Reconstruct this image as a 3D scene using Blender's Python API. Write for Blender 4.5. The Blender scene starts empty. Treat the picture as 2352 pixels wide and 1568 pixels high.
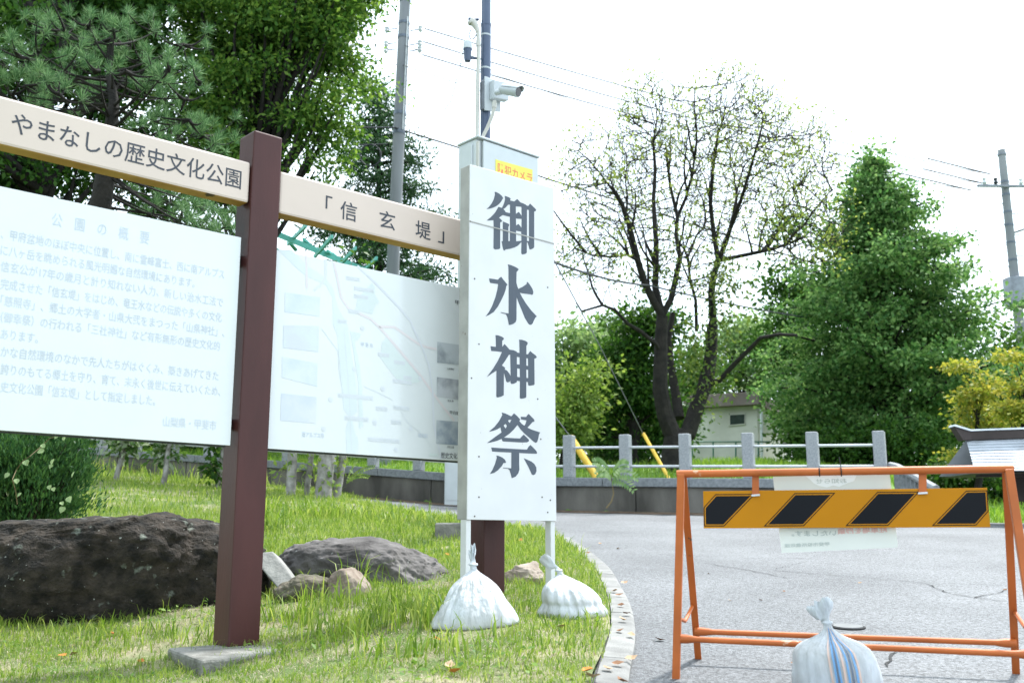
import bpy, bmesh, math, random
import numpy as np
from mathutils import Vector, Matrix
random.seed(7)
R = np.random.default_rng(11)
scene = bpy.context.scene
C = scene.collection

# ------------------------------------------------------------------ camera, sky, sun, exposure
FOC, CX, CY = 2340.0, 1176.0, 784.0          # photograph measured on a 2352 x 1568 raster
EYE = 1.0
PITCH = math.atan((1240 - CY) / FOC)
cam = bpy.data.cameras.new('camera'); cam_o = bpy.data.objects.new('camera', cam); C.objects.link(cam_o)
cam.sensor_width = 36; cam.lens = FOC / 2352 * 36; cam.clip_end = 2000; cam.clip_start = .05
cam_o.location = (0, 0, EYE); cam_o.rotation_euler = (math.pi / 2 + PITCH, 0, 0)
cam.dof.use_dof = True; cam.dof.focus_distance = 5.3; cam.dof.aperture_fstop = 4.5
scene.camera = cam_o

SUN_EL, SUN_AZ = math.radians(60), math.radians(42)      # azimuth clockwise from +Y (forward) towards +X (right)
w = bpy.data.worlds.new('World'); scene.world = w; w.use_nodes = True
nt = w.node_tree; nt.nodes.clear()
sky = nt.nodes.new('ShaderNodeTexSky'); sky.sky_type = 'NISHITA'; sky.sun_disc = False
sky.sun_elevation = SUN_EL; sky.sun_rotation = SUN_AZ; sky.air_density = 1.2; sky.dust_density = 3.0
tc = nt.nodes.new('ShaderNodeTexCoord'); nz = nt.nodes.new('ShaderNodeTexNoise')
nz.inputs['Scale'].default_value = 2.2; nz.inputs['Detail'].default_value = 6; nz.inputs['Roughness'].default_value = .55
cr = nt.nodes.new('ShaderNodeValToRGB'); cr.color_ramp.elements[0].position = .36; cr.color_ramp.elements[1].position = .60
cr.color_ramp.elements[0].color = (.42, .42, .42, 1); cr.color_ramp.elements[1].color = (.97, .97, .97, 1)
mx = nt.nodes.new('ShaderNodeMix'); mx.data_type = 'RGBA'; mx.inputs[7].default_value = (8.7, 10.0, 10.9, 1)
bg = nt.nodes.new('ShaderNodeBackground'); bg.inputs[1].default_value = .1
wo = nt.nodes.new('ShaderNodeOutputWorld')
L = nt.links.new
L(tc.outputs['Generated'], nz.inputs['Vector']); L(nz.outputs['Fac'], cr.inputs['Fac']); L(cr.outputs['Color'], mx.inputs[0])
L(sky.outputs['Color'], mx.inputs[6]); L(mx.outputs[2], bg.inputs[0]); L(bg.outputs[0], wo.inputs[0])
sun = bpy.data.lights.new('sun', 'SUN'); sun.energy = 2.6; sun.angle = math.radians(4); sun.color = (1, .98, .94)
sun_o = bpy.data.objects.new('sun', sun); C.objects.link(sun_o)
sd = Vector((math.sin(SUN_AZ) * math.cos(SUN_EL), math.cos(SUN_AZ) * math.cos(SUN_EL), math.sin(SUN_EL)))
sun_o.rotation_euler = sd.to_track_quat('Z', 'Y').to_euler(); sun_o.location = sd * 50
vs = scene.view_settings; vs.view_transform = 'Standard'; vs.look = 'None'; vs.exposure = 1.46; vs.gamma = 1; vs.use_curve_mapping = False
scene.cycles.max_bounces = 8; scene.cycles.transparent_max_bounces = 8; scene.cycles.use_denoising = True
scene.cycles.sample_clamp_indirect = 6

# ------------------------------------------------------------------ measuring helpers
_fw = Vector((0, math.cos(PITCH), math.sin(PITCH))); _up = Vector((0, -math.sin(PITCH), math.cos(PITCH)))
CAM = Vector((0, 0, EYE))
def ray(px, py): return Vector((1, 0, 0)) * ((px - CX) / FOC) + _up * (-(py - CY) / FOC) + _fw
def at(px, py, Y):
    d = ray(px, py); return CAM + d * (Y / d.y)
def on(px, py, P0, n):
    d = ray(px, py); return CAM + d * ((P0 - CAM).dot(n) / d.dot(n))
def sm(a, b, x):
    t = np.clip((x - a) / (b - a), 0, 1); return t * t * (3 - 2 * t)
def G(x, y):                                   # the slope: the road climbs away from the camera
    ye = np.where(y < 30, y, 30 + (y - 30) * .35)
    a = .05 + (-.065 - .05) * sm(5, 15, y)
    xl = np.clip(x, -16, 0)
    return EYE - .74 + .07 * ye + a * xl
def g(x, y): return float(G(np.float64(x), np.float64(y)))
def gp(px, py, dz=0.0):                        # a pixel's point on the slope
    d = ray(px, py); lo, hi = .5, 60
    for _ in range(60):
        m = (lo + hi) / 2; p = CAM + d * (m / d.y)
        if p.z > g(p.x, p.y) + dz: lo = m
        else: hi = m
    return CAM + d * (lo / d.y)

# ------------------------------------------------------------------ materials
def mat(name, col, rough=.7, var=.18, scale=6.0, col2=None, bump=0.0, bscale=40.0, spec=.4, metal=0.0, coat=0.0, detail=4, lo=.35, hi=.65, stretch=None):
    m = bpy.data.materials.new(name); m.use_nodes = True; n = m.node_tree; b = n.nodes['Principled BSDF']
    t = n.nodes.new('ShaderNodeTexCoord'); vec = t.outputs['Object']
    if stretch:
        mp = n.nodes.new('ShaderNodeMapping'); mp.inputs['Scale'].default_value = stretch
        n.links.new(vec, mp.inputs['Vector']); vec = mp.outputs['Vector']
    z = n.nodes.new('ShaderNodeTexNoise'); z.inputs['Scale'].default_value = scale; z.inputs['Detail'].default_value = detail
    n.links.new(vec, z.inputs['Vector'])
    r = n.nodes.new('ShaderNodeValToRGB'); e = r.color_ramp.elements
    e[0].position, e[1].position = lo, hi
    c2 = col2 if col2 else tuple(min(1, c * (1 + var)) for c in col)
    c1 = col if col2 else tuple(c * (1 - var) for c in col)
    e[0].color = (*c1, 1); e[1].color = (*c2, 1)
    n.links.new(z.outputs['Fac'], r.inputs['Fac']); n.links.new(r.outputs['Color'], b.inputs['Base Color'])
    b.inputs['Roughness'].default_value = rough; b.inputs['Specular IOR Level'].default_value = spec
    b.inputs['Metallic'].default_value = metal; b.inputs['Coat Weight'].default_value = coat
    if bump:
        z2 = n.nodes.new('ShaderNodeTexNoise'); z2.inputs['Scale'].default_value = bscale; z2.inputs['Detail'].default_value = 6
        n.links.new(vec, z2.inputs['Vector'])
        bp = n.nodes.new('ShaderNodeBump'); bp.inputs['Strength'].default_value = bump; bp.inputs['Distance'].default_value = .02
        n.links.new(z2.outputs['Fac'], bp.inputs['Height']); n.links.new(bp.outputs['Normal'], b.inputs['Normal'])
    return m
def add_spots(m, col, scale, thr, soft=.03, zmax=None):     # lichen, stains or chips with a shape of their own
    n = m.node_tree; b = n.nodes['Principled BSDF']
    old = b.inputs['Base Color'].links[0].from_socket
    t = n.nodes.new('ShaderNodeTexCoord'); z = n.nodes.new('ShaderNodeTexNoise'); z.inputs['Scale'].default_value = scale; z.inputs['Detail'].default_value = 5
    n.links.new(t.outputs['Object'], z.inputs['Vector'])
    r = n.nodes.new('ShaderNodeValToRGB'); r.color_ramp.elements[0].position = thr; r.color_ramp.elements[1].position = thr + soft
    n.links.new(z.outputs['Fac'], r.inputs['Fac'])
    x = n.nodes.new('ShaderNodeMix'); x.data_type = 'RGBA'; x.inputs[7].default_value = (*col, 1)
    n.links.new(r.outputs['Color'], x.inputs[0]); n.links.new(old, x.inputs[6]); n.links.new(x.outputs[2], b.inputs['Base Color'])
    return m
def leafmat(name, dark, light, trans=.35, rough=.5, mid=None, spec=.18):
    m = bpy.data.materials.new(name); m.use_nodes = True; n = m.node_tree; b = n.nodes['Principled BSDF']; out = n.nodes['Material Output']
    gm = n.nodes.new('ShaderNodeNewGeometry'); r = n.nodes.new('ShaderNodeValToRGB')
    r.color_ramp.elements[0].color = (*dark, 1); r.color_ramp.elements[1].color = (*light, 1)
    if mid: e = r.color_ramp.elements.new(.5); e.color = (*mid, 1)
    n.links.new(gm.outputs['Random Per Island'], r.inputs['Fac']); n.links.new(r.outputs['Color'], b.inputs['Base Color'])
    b.inputs['Roughness'].default_value = rough; b.inputs['Specular IOR Level'].default_value = spec
    tr = n.nodes.new('ShaderNodeBsdfTranslucent'); hs = n.nodes.new('ShaderNodeHueSaturation')
    hs.inputs['Hue'].default_value = .485; hs.inputs['Saturation'].default_value = 1.1; hs.inputs['Value'].default_value = 1.5
    n.links.new(r.outputs['Color'], hs.inputs['Color']); n.links.new(hs.outputs['Color'], tr.inputs['Color'])
    ms = n.nodes.new('ShaderNodeMixShader'); ms.inputs[0].default_value = trans
    n.links.new(b.outputs[0], ms.inputs[1]); n.links.new(tr.outputs[0], ms.inputs[2]); n.links.new(ms.outputs[0], out.inputs['Surface'])
    return m

# ------------------------------------------------------------------ object helpers
def props(o, label=None, cat=None, group=None, kind=None):
    if label: o['label'] = label
    if cat: o['category'] = cat
    if group: o['group'] = group
    if kind: o['kind'] = kind
    return o
def thing(name, label, cat, loc=(0, 0, 0), group=None):
    o = bpy.data.objects.new(name, None); C.objects.link(o); o.location = loc; o.empty_display_size = .1
    return props(o, label, cat, group)
def under(o, parent):
    if parent is not None:
        o.parent = parent
        if parent.parent is None: o.matrix_parent_inverse = parent.matrix_basis.inverted()
        else: o.matrix_parent_inverse = Matrix.Identity(4)
    return o
def link(name, me, parent=None, loc=None):
    o = bpy.data.objects.new(name, me); C.objects.link(o)
    if loc is not None: o.location = loc
    return under(o, parent)
X, Yv, Z = Vector((1, 0, 0)), Vector((0, 1, 0)), Vector((0, 0, 1))
class MB:
    def __init__(s): s.v = []; s.f = []
    def add(s, vs, fs):
        k = len(s.v); s.v += [tuple(p) for p in vs]; s.f += [tuple(i + k for i in f) for f in fs]; return s
    def box(s, c, size, ax=None, ay=None, az=None):
        ax = ax or X; ay = ay or Yv; az = az or Z; c = Vector(c); a, b, d = size[0] / 2, size[1] / 2, size[2] / 2
        vs = [c + ax * (a * i) + ay * (b * j) + az * (d * k) for k in (-1, 1) for j in (-1, 1) for i in (-1, 1)]
        return s.add(vs, [(0, 2, 3, 1), (4, 5, 7, 6), (0, 1, 5, 4), (2, 6, 7, 3), (0, 4, 6, 2), (1, 3, 7, 5)])
    def tube(s, pts, rad, n=8, cap=True):
        pts = [Vector(p) for p in pts]; rs = rad if isinstance(rad, (list, tuple)) else [rad] * len(pts)
        k = len(s.v); prev = None
        for i, p in enumerate(pts):
            d = (pts[min(i + 1, len(pts) - 1)] - pts[max(i - 1, 0)]).normalized()
            if prev is None: u = d.orthogonal().normalized()
            else:
                u = prev - d * prev.dot(d); u = u.normalized() if u.length > 1e-6 else d.orthogonal().normalized()
            prev = u; w_ = d.cross(u)
            for j in range(n):
                a = 2 * math.pi * j / n; s.v.append(tuple(p + (u * math.cos(a) + w_ * math.sin(a)) * rs[i]))
        for i in range(len(pts) - 1):
            for j in range(n):
                a, b = k + i * n + j, k + i * n + (j + 1) % n; s.f.append((a, b, b + n, a + n))
        if cap: s.f.append(tuple(k + j for j in reversed(range(n)))); s.f.append(tuple(k + (len(pts) - 1) * n + j for j in range(n)))
        return s
    def prism(s, poly, nrm, th):             # a flat polygon given a thickness along nrm
        poly = [Vector(p) for p in poly]; n = len(poly); top = [p + nrm * th for p in poly]
        fs = [tuple(range(n))[::-1], tuple(range(n, 2 * n))] + [(i, (i + 1) % n, n + (i + 1) % n, n + i) for i in range(n)]
        return s.add(poly + top, fs)
    def build(s, name, m, parent=None, smooth=False, bevel=0.0, seg=1, sharp=40, loc=None):
        me = bpy.data.meshes.new(name); me.from_pydata(s.v, [], s.f); me.materials.append(m)
        bm = bmesh.new(); bm.from_mesh(me); bmesh.ops.recalc_face_normals(bm, faces=bm.faces)
        if bevel:
            es = [e for e in bm.edges if len(e.link_faces) == 2 and e.calc_face_angle(0) > math.radians(30)]
            bmesh.ops.bevel(bm, geom=es, offset=bevel, segments=seg, affect='EDGES', profile=.5)
        if smooth:
            for f in bm.faces: f.smooth = True
            for e in bm.edges:
                if len(e.link_faces) == 2 and e.calc_face_angle(0) > math.radians(sharp): e.smooth = False
        bm.to_mesh(me); bm.free(); return link(name, me, parent, loc)
def raw(name, v, f, m, parent=None, smooth=False):          # numpy arrays, all faces of one size
    v = np.asarray(v, np.float32); f = np.asarray(f, np.int32); me = bpy.data.meshes.new(name); k = f.shape[1]
    me.vertices.add(len(v)); me.vertices.foreach_set('co', v.ravel())
    me.loops.add(f.size); me.loops.foreach_set('vertex_index', f.ravel())
    me.polygons.add(len(f)); me.polygons.foreach_set('loop_start', np.arange(0, f.size, k, dtype=np.int32))
    me.polygons.foreach_set('loop_total', np.full(len(f), k, np.int32))
    if smooth: me.polygons.foreach_set('use_smooth', np.ones(len(f), bool))
    me.update(calc_edges=True); me.materials.append(m)
    return link(name, me, parent)
def unit(a): return a / np.maximum(np.linalg.norm(a, axis=-1, keepdims=True), 1e-9)
def leaves(name, pos, axis, nrm, ln, wd, m, parent=None, fold=.12):
    """leaf-sized faces: base, two shoulders, tip"""
    pos = np.asarray(pos); n = len(pos); axis = unit(axis); nrm = unit(nrm - axis * np.sum(nrm * axis, 1, keepdims=True)); sd_ = np.cross(axis, nrm)
    ln = np.broadcast_to(np.asarray(ln).reshape(-1, 1), (n, 1)); wd = np.broadcast_to(np.asarray(wd).reshape(-1, 1), (n, 1))
    mid = pos + axis * ln * .45
    v = np.stack([pos, mid + sd_ * wd * .5 + nrm * wd * fold, pos + axis * ln - nrm * ln * .08, mid - sd_ * wd * .5 + nrm * wd * fold], 1).reshape(-1, 3)
    return raw(name, v, np.arange(4 * n).reshape(-1, 4), m, parent)
def twigs(name, A, B, ra, rb, m, parent=None, n=5):
    """one tapered prism per segment, all segments at once"""
    A, B = np.asarray(A, float), np.asarray(B, float); d = unit(B - A); h = np.where(np.abs(d[:, 2:3]) < .9, np.array([[0, 0, 1.]]), np.array([[1., 0, 0]]))
    u = unit(np.cross(d, h)); w_ = np.cross(d, u); a = np.arange(n) * 2 * np.pi / n
    c = np.cos(a)[None, :, None] * u[:, None, :] + np.sin(a)[None, :, None] * w_[:, None, :]
    lo = A[:, None] + c * np.asarray(ra).reshape(-1, 1, 1); hi = B[:, None] + c * np.asarray(rb).reshape(-1, 1, 1)
    v = np.concatenate([lo, hi], 1).reshape(-1, 3); k = np.arange(len(A))[:, None] * 2 * n; j = np.arange(n)[None]
    f = np.stack([k + j, k + (j + 1) % n, k + n + (j + 1) % n, k + n + j], -1).reshape(-1, 4)
    return raw(name, v, f, m, parent, True)
_font_cache = {}
def lettering(body, P0, P1, up, nrm, m, parent, h=None, off=.0015, fat=0.0, name='character', spacing=1.0, split=True):
    cu = bpy.data.curves.new('text', 'FONT'); cu.body = body; cu.size = 1; cu.resolution_u = 2; cu.offset = fat; cu.space_character = spacing
    o = bpy.data.objects.new('text', cu); C.objects.link(o)
    me = bpy.data.meshes.new_from_object(o.evaluated_get(bpy.context.evaluated_depsgraph_get()))
    bpy.data.objects.remove(o); bpy.data.curves.remove(cu)
    co = np.empty(len(me.vertices) * 3, np.float32); me.vertices.foreach_get('co', co); co = co.reshape(-1, 3)
    x0, x1 = co[:, 0].min(), co[:, 0].max(); P0, P1 = Vector(P0), Vector(P1); t = P1 - P0; wl = t.length; t = t.normalized()
    sx = wl / (x1 - x0); sy = (h if h else sx)
    xs = (co[:, 0] - x0) * sx
    p = np.array(P0)[None] + xs[:, None] * np.array(t)[None] + (co[:, 1:2] * sy) * np.array(up)[None] + np.array(nrm)[None] * off
    if split:
        nc = len(body); bins = {}
        for f in me.polygons:
            b_ = min(nc - 1, int((f.center.x - x0) / ((x1 - x0) * 1.0001) * nc)); bins.setdefault(b_, []).append(tuple(f.vertices))
        bpy.data.meshes.remove(me); last = None
        for b_, fl in sorted(bins.items()):
            us = sorted({i for q in fl for i in q}); mp = {o_: i for i, o_ in enumerate(us)}; m2 = bpy.data.meshes.new(name)
            m2.from_pydata([tuple(p[i]) for i in us], [], [tuple(mp[i] for i in q) for q in fl]); m2.materials.append(m); last = link(name, m2, parent)
        return last
    me.vertices.foreach_set('co', p.astype(np.float32).ravel()); me.name = name; me.materials.clear(); me.materials.append(m); me.update()
    return link(name, me, parent)
def outline(loops, P0, n, m, parent, name='lettering', th=.0012, off=.0, conv=None):
    """brush strokes: first loop outside, the others holes; pixel loops laid on the plane P0, n"""
    cu = bpy.data.curves.new('shape', 'CURVE'); cu.dimensions = '2D'; cu.fill_mode = 'BOTH'
    ex = Vector((n[1], -n[0], 0)) * -1; ex.normalize(); O = on(*conv(*loops[0][0]), P0, n)
    for lp in loops:
        sp = cu.splines.new('POLY'); sp.points.add(len(lp) - 1); sp.use_cyclic_u = True
        for i, q in enumerate(lp):
            p = on(*conv(*q), P0, n) - O; sp.points[i].co = (p.dot(ex), p.z, 0, 1)
    cu.extrude = th / 2
    o = bpy.data.objects.new('shape', cu); C.objects.link(o)
    me = bpy.data.meshes.new_from_object(o.evaluated_get(bpy.context.evaluated_depsgraph_get()))
    bpy.data.objects.remove(o); bpy.data.curves.remove(cu); me.name = name
    for v in me.vertices: c = v.co.copy(); v.co = O + ex * c.x + Z * c.y + n * (c.z + th / 2 + off)
    me.materials.clear(); me.materials.append(m); me.update()
    return link(name, me, parent)
# ================================================================== the setting
m_soil = mat('soil with dry thatch', (.13, .115, .07), .95, col2=(.27, .25, .16), scale=9, bump=.5, bscale=60)
m_lawn = mat('lawn ground', (.085, .13, .03), .95, col2=(.30, .27, .17), scale=3.2, detail=9, lo=.42, hi=.68, bump=.6, bscale=70)
m_bank = mat('bank grass', (.07, .14, .025), .95, col2=(.15, .24, .05), scale=3, detail=7, bump=.6, bscale=30)
m_asph = mat('asphalt', (.100, .105, .112), .62, col2=(.165, .172, .181), scale=.8, detail=9, bump=.8, bscale=150, spec=.5, lo=.3, hi=.7)
def asphalt_grain(m):
    n = m.node_tree; b = n.nodes['Principled BSDF']; old = b.inputs['Base Color'].links[0].from_socket
    t = n.nodes.new('ShaderNodeTexCoord'); v = n.nodes.new('ShaderNodeTexVoronoi'); v.inputs['Scale'].default_value = 95
    n.links.new(t.outputs['Object'], v.inputs['Vector'])
    r = n.nodes.new('ShaderNodeValToRGB'); r.color_ramp.elements[0].color = (.35, .35, .35, 1); r.color_ramp.elements[1].color = (1.75, 1.75, 1.75, 1)
    n.links.new(v.outputs['Color'], r.inputs['Fac'])
    x = n.nodes.new('ShaderNodeMix'); x.data_type = 'RGBA'; x.blend_type = 'MULTIPLY'; x.inputs[0].default_value = 1
    n.links.new(old, x.inputs[6]); n.links.new(r.outputs['Color'], x.inputs[7]); n.links.new(x.outputs[2], b.inputs['Base Color'])
asphalt_grain(m_asph)
m_kerb = mat('kerb concrete', (.16, .16, .155), .9, col2=(.25, .25, .24), scale=7, bump=.3, bscale=90)
m_wall = mat('weathered wall concrete', (.06, .056, .05), .9, col2=(.16, .15, .135), scale=2.2, detail=8, bump=.3, bscale=40, stretch=(1, 1, .35))
m_granite = mat('grey granite', (.22, .235, .25), .75, col2=(.33, .345, .36), scale=60, detail=3, bump=.1, bscale=120)
m_cope = mat('coping granite', (.15, .165, .18), .8, col2=(.225, .24, .255), scale=25, detail=5, bump=.1, bscale=90)
m_steel = mat('galvanised rail', (.52, .54, .56), .35, var=.08, metal=.7)
m_conc = mat('footing concrete', (.12, .118, .105), .95, col2=(.24, .235, .215), scale=10, bump=.5, bscale=60)
m_crack = mat('tar crack', (.03, .03, .03), .95)

def wall_pt(px):                               # the parapet runs from the right, near, to the left, far
    inv = 1 / 15 - 1.15e-5 * (2020 - px); return 1 / inv
def wp(px):
    Y = wall_pt(px); p = at(px, 1100, Y); return Vector((p.x, p.y, 0))
W0, W1 = wp(2030), wp(-200)
wd = (W1 - W0).normalized(); wn = Vector((-wd.y, wd.x, 0)) * -1           # wn: away from the road
if wn.y < 0: wn = -wn
WLEN = (W1 - W0).length
def wbase(s): p = W0 + wd * s; return g(p.x, p.y)

def terrain_z(x, y):
    z = G(x, y) - .03
    s = (x - W0.x) * wn.x + (y - W0.y) * wn.y; l = (x - W0.x) * wd.x + (y - W0.y) * wd.y
    up = .50 * sm(.08, .45, s) * sm(-.6, -.02, l)
    up = up + .35 * sm(.5, 8, s) * sm(-1, 4, l)
    return z + up
def axis_pts(segs): return np.concatenate([np.arange(a, b, st) for a, b, st in segs])
xs = axis_pts([(-150, -40, 12), (-40, -16, 2), (-16, 14, .3), (14, 40, 2), (40, 151, 12)])
ys = axis_pts([(-12, 2, 2), (2, 30, .3), (30, 60, 2), (60, 241, 15)])
gx, gy = np.meshgrid(xs, ys); gz = terrain_z(gx, gy) + .02 * np.sin(gx * 1.7 + np.cos(gy * 1.1) * 2) * np.sin(gy * 1.3)
nx, ny = len(xs), len(ys); ii, jj = np.meshgrid(np.arange(nx - 1), np.arange(ny - 1)); k = (jj * nx + ii).ravel()
grid_f = np.stack([k, k + 1, k + 1 + nx, k + nx], 1)
terrain = raw('ground', np.stack([gx, gy, gz], -1).reshape(-1, 3), grid_f, m_bank, None, True); props(terrain, kind='structure')

# lawn edge as x(y): the kerb's outer line, then the road edge behind it
edge_px = [(1432, 1640), (1440, 1568), (1452, 1530), (1463, 1470), (1450, 1400), (1402, 1312), (1350, 1268), (1302, 1237), (1159, 1214), (1055, 1194), (948, 1178), (860, 1158), (787, 1147)]
edge = [gp(*q) for q in edge_px]; edge.sort(key=lambda p: p.y)
ey = np.array([-6.0, 1.5] + [p.y for p in edge]); ex_ = np.array([.2, .28] + [p.x for p in edge])
def kerb_x(y): return np.interp(y, ey, ex_)
KW = .115
def wall_x(y): return W0.x + (y - W0.y) / wd.y * wd.x
def lawn_x(y):
    b = kerb_x(y) - KW * np.where(y < 11, 1.0, 0.0)
    return np.where(y > edge[-1].y, np.minimum(b, wall_x(np.maximum(y, W0.y)) - .02), b)
def bumps(x, y): return .018 * np.sin(x * 2.3 + 1) * np.sin(y * 1.9) + .010 * np.sin(x * 6.1 + y * 3.3) + .007 * np.sin(x * 11 - y * 13)
def lawn_z(x, y): return G(x, y) + .045 + bumps(x, y) * np.minimum(1, np.maximum(0, (lawn_x(y) - x) * 3)) + .05 * sm(.2, 1.6, lawn_x(y) - x) * sm(5, 8, y) - .035 * sm(.9, 1.7, lawn_x(y) - x) * (1 - sm(4.6, 6, y))
ly = axis_pts([(1.0, 11, .1), (11, 26, .25)]); u = np.concatenate([np.linspace(0, .12, 14)[:-1], np.linspace(.12, 1, 90)]) ** 1.0
LX0 = -18.0
lx = lawn_x(ly)[:, None] + (LX0 - lawn_x(ly)[:, None]) * u[None] ** 1.6; lyy = np.repeat(ly[:, None], len(u), 1)
lz = lawn_z(lx, lyy); nx, ny = len(u), len(ly); ii, jj = np.meshgrid(np.arange(nx - 1), np.arange(ny - 1)); k = (jj * nx + ii).ravel()
lawn = raw('lawn', np.stack([lx, lyy, lz], -1).reshape(-1, 3), np.stack([k, k + nx, k + nx + 1, k + 1], 1), m_lawn, None, True); props(lawn, kind='structure')

# road: from the foreground round the lawn up to the wall
def road_far(x): return np.where(x > W0.x, np.interp(x, [W0.x, W0.x + .6, 9, 14, 30], [W0.y, 13.9, 12.9, 12.5, 12]), W0.y + (x - W0.x) / wd.x * wd.y + .06)
rx = axis_pts([(-9, 12, .25), (12, 31, 1)]); v_ = np.linspace(0, 1, 110)
rgx = np.repeat(rx[None], len(v_), 0); rgy = -4 + (road_far(rx)[None] + 4) * v_[:, None]
rgz = G(rgx, rgy) + .004 - .25 * sm(.15, .6, lawn_x(rgy) - rgx)
nx, ny = len(rx), len(v_); ii, jj = np.meshgrid(np.arange(nx - 1), np.arange(ny - 1)); k = (jj * nx + ii).ravel()
road = raw('road', np.stack([rgx, rgy, rgz], -1).reshape(-1, 3), np.stack([k, k + 1, k + 1 + nx, k + nx], 1), m_asph, None, True); props(road, kind='structure')
def strip(name, pts, w0, m, parent, dz=.0085, jit=.012):
    P = []
    for a, b in zip(pts[:-1], pts[1:]):
        a, b = gp(*a), gp(*b); n = max(2, int((b - a).length / .06))
        for i in range(n): P.append(a.lerp(b, i / n))
    P.append(gp(*pts[-1])); vs, fs = [], []
    for i, p in enumerate(P):
        d = (P[min(i + 1, len(P) - 1)] - P[max(i - 1, 0)]); d.z = 0; d.normalize(); s_ = Vector((-d.y, d.x, 0))
        q = p + s_ * random.uniform(-jit, jit); hw = w0 * random.uniform(.25, 1) * (.3 if i in (0, len(P) - 1) else 1)
        for sg in (-1, 1): r_ = q + s_ * hw * sg; vs.append((r_.x, r_.y, g(r_.x, r_.y) + dz))
        if i: fs.append((2 * i - 2, 2 * i - 1, 2 * i + 1, 2 * i))
    return MB().add(vs, fs).build(name, m, parent)
for pts, w0 in [([(1480, 1272), (1590, 1278), (1660, 1279)], .006), ([(1700, 1283), (1880, 1284)], .006), ([(1615, 1294), (1730, 1313), (1816, 1330)], .006), ([(1770, 1310), (1880, 1320), (1990, 1328), (2120, 1340), (2310, 1346)], .005),
                ([(2125, 1341), (2185, 1366), (2240, 1374), (2318, 1384)], .006), ([(2235, 1376), (2318, 1356)], .005), ([(2155, 1243), (2215, 1244)], .006), ([(2140, 1302), (2200, 1304)], .007),
                ([(2060, 1498), (2040, 1520), (2035, 1534)], .007), ([(1780, 1308), (1850, 1292)], .003), ([(1500, 1300), (1620, 1320)], .002)]:
    strip('crack', pts, w0, m_crack, road)
m_dirt = mat('leaf litter soil', (.06, .04, .028), .95, col2=(.17, .12, .08), scale=14, detail=7, bump=.8, bscale=50)

# kerb stones round the bend
kerb = bpy.data.objects.new('kerb', None); C.objects.link(kerb); kerb.location = (.5, 4.4, g(.5, 4.4)); props(kerb, kind='structure')
sy = np.linspace(2.0, 10.6, 900); sx = kerb_x(sy)
for _ in range(4): sx = np.convolve(np.pad(sx, 30, 'edge'), np.ones(61) / 61, 'valid')
arc = np.concatenate([[0], np.cumsum(np.hypot(np.diff(sx), np.diff(sy)))]); s0 = .13
while s0 < arc[-1] - .3:
    ln = .6; q = np.linspace(s0 + .0015, min(s0 + ln - .0015, arc[-1]), 9); qx, qy = np.interp(q, arc, sx), np.interp(q, arc, sy)
    tx, ty = np.gradient(qx), np.gradient(qy); l_ = np.hypot(tx, ty); nxn, nyn = -ty / l_, tx / l_
    b = MB(); vs = []; dz = random.uniform(-.002, .002)
    for i in range(9):
        for off, z in ((-.002, -.1), (-.002, .026), (.012, .036), (KW - .01, .04), (KW, -.1)):
            x_, y_ = qx[i] + nxn[i] * off, qy[i] + nyn[i] * off; vs.append((x_, y_, g(x_, y_) + z + dz))
    fs = [(i * 5 + j, i * 5 + j + 1, i * 5 + j + 6, i * 5 + j + 5) for i in range(8) for j in range(4)] + [(0, 1, 2, 3, 4), tuple(40 + j for j in (4, 3, 2, 1, 0))]
    b.add(vs, fs).build('kerb_stone', m_kerb, kerb, True, sharp=25); s0 += ln

# ------------------------------------------------------------------ parapet wall, coping and stone post fence
wall = thing('retaining_wall', 'low weathered concrete wall with grey coping along the far side of the road', 'wall', W0 + Z * wbase(0))
def seg_box(s0, s1, z0, z1, t0, t1, z0b=None, z1b=None):       # a length of wall following the slope
    vs = []
    for s in (s0, s1):
        p = W0 + wd * s; zb = wbase(s)
        for t, z in ((t0, z0), (t1, z0), (t1, z1), (t0, z1)): q = p + wn * t; vs.append((q.x, q.y, zb + z))
    return MB().add(vs, [(0, 1, 2, 3), (4, 7, 6, 5), (0, 4, 5, 1), (1, 5, 6, 2), (2, 6, 7, 3), (3, 7, 4, 0)])
s = 0.0
while s < WLEN:
    e = min(s + 1.9, WLEN); seg_box(s + .008, e - .008, -.3, .42, 0, .2).build('wall_panel', m_wall, wall, bevel=.006); s = e
s = 0.0
while s < WLEN:
    e = min(s + 1.45, WLEN); seg_box(s + .004, e - .004, .422, .565, -.05, .27).build('coping_stone', m_cope, wall, bevel=.008); s = e
fence = thing('stone_post_fence', 'grey granite post fence with two steel rails on the low wall', 'fence', W0 + Z * (wbase(0) + .56))
pb = MB().box((0, 0, .355), (.17, .17, .71), wd, wn)
pm = pb.build('post', m_granite, fence, bevel=.012); pmesh = pm.data; bpy.data.objects.remove(pm)
PX = [2020, 1865, 1716, 1570, 1432, 1302, 1180, 1065, 955, 850, 750, 652, 560, 470, 388, 302, 222, 145, 70, 0]
ps = []
for px in PX:
    Y = wall_pt(px); p = at(px, 1050, Y); sl = (Vector((p.x, p.y, 0)) - W0).dot(wd); ps.append(sl)
for i, sl in enumerate(ps):
    p = W0 + wd * sl + wn * .11; link('post', pmesh, fence, (p.x, p.y, wbase(sl) + .567))
for i in range(len(ps) - 1):
    for h in (.19, .50):
        a, b = ps[i] + .086, ps[i + 1] - .086
        MB().tube([W0 + wd * a + wn * .11 + Z * (wbase(a) + .57 + h), W0 + wd * b + wn * .11 + Z * (wbase(b) + .57 + h)], .022, 8).build('rail', m_steel, fence, True)
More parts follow.
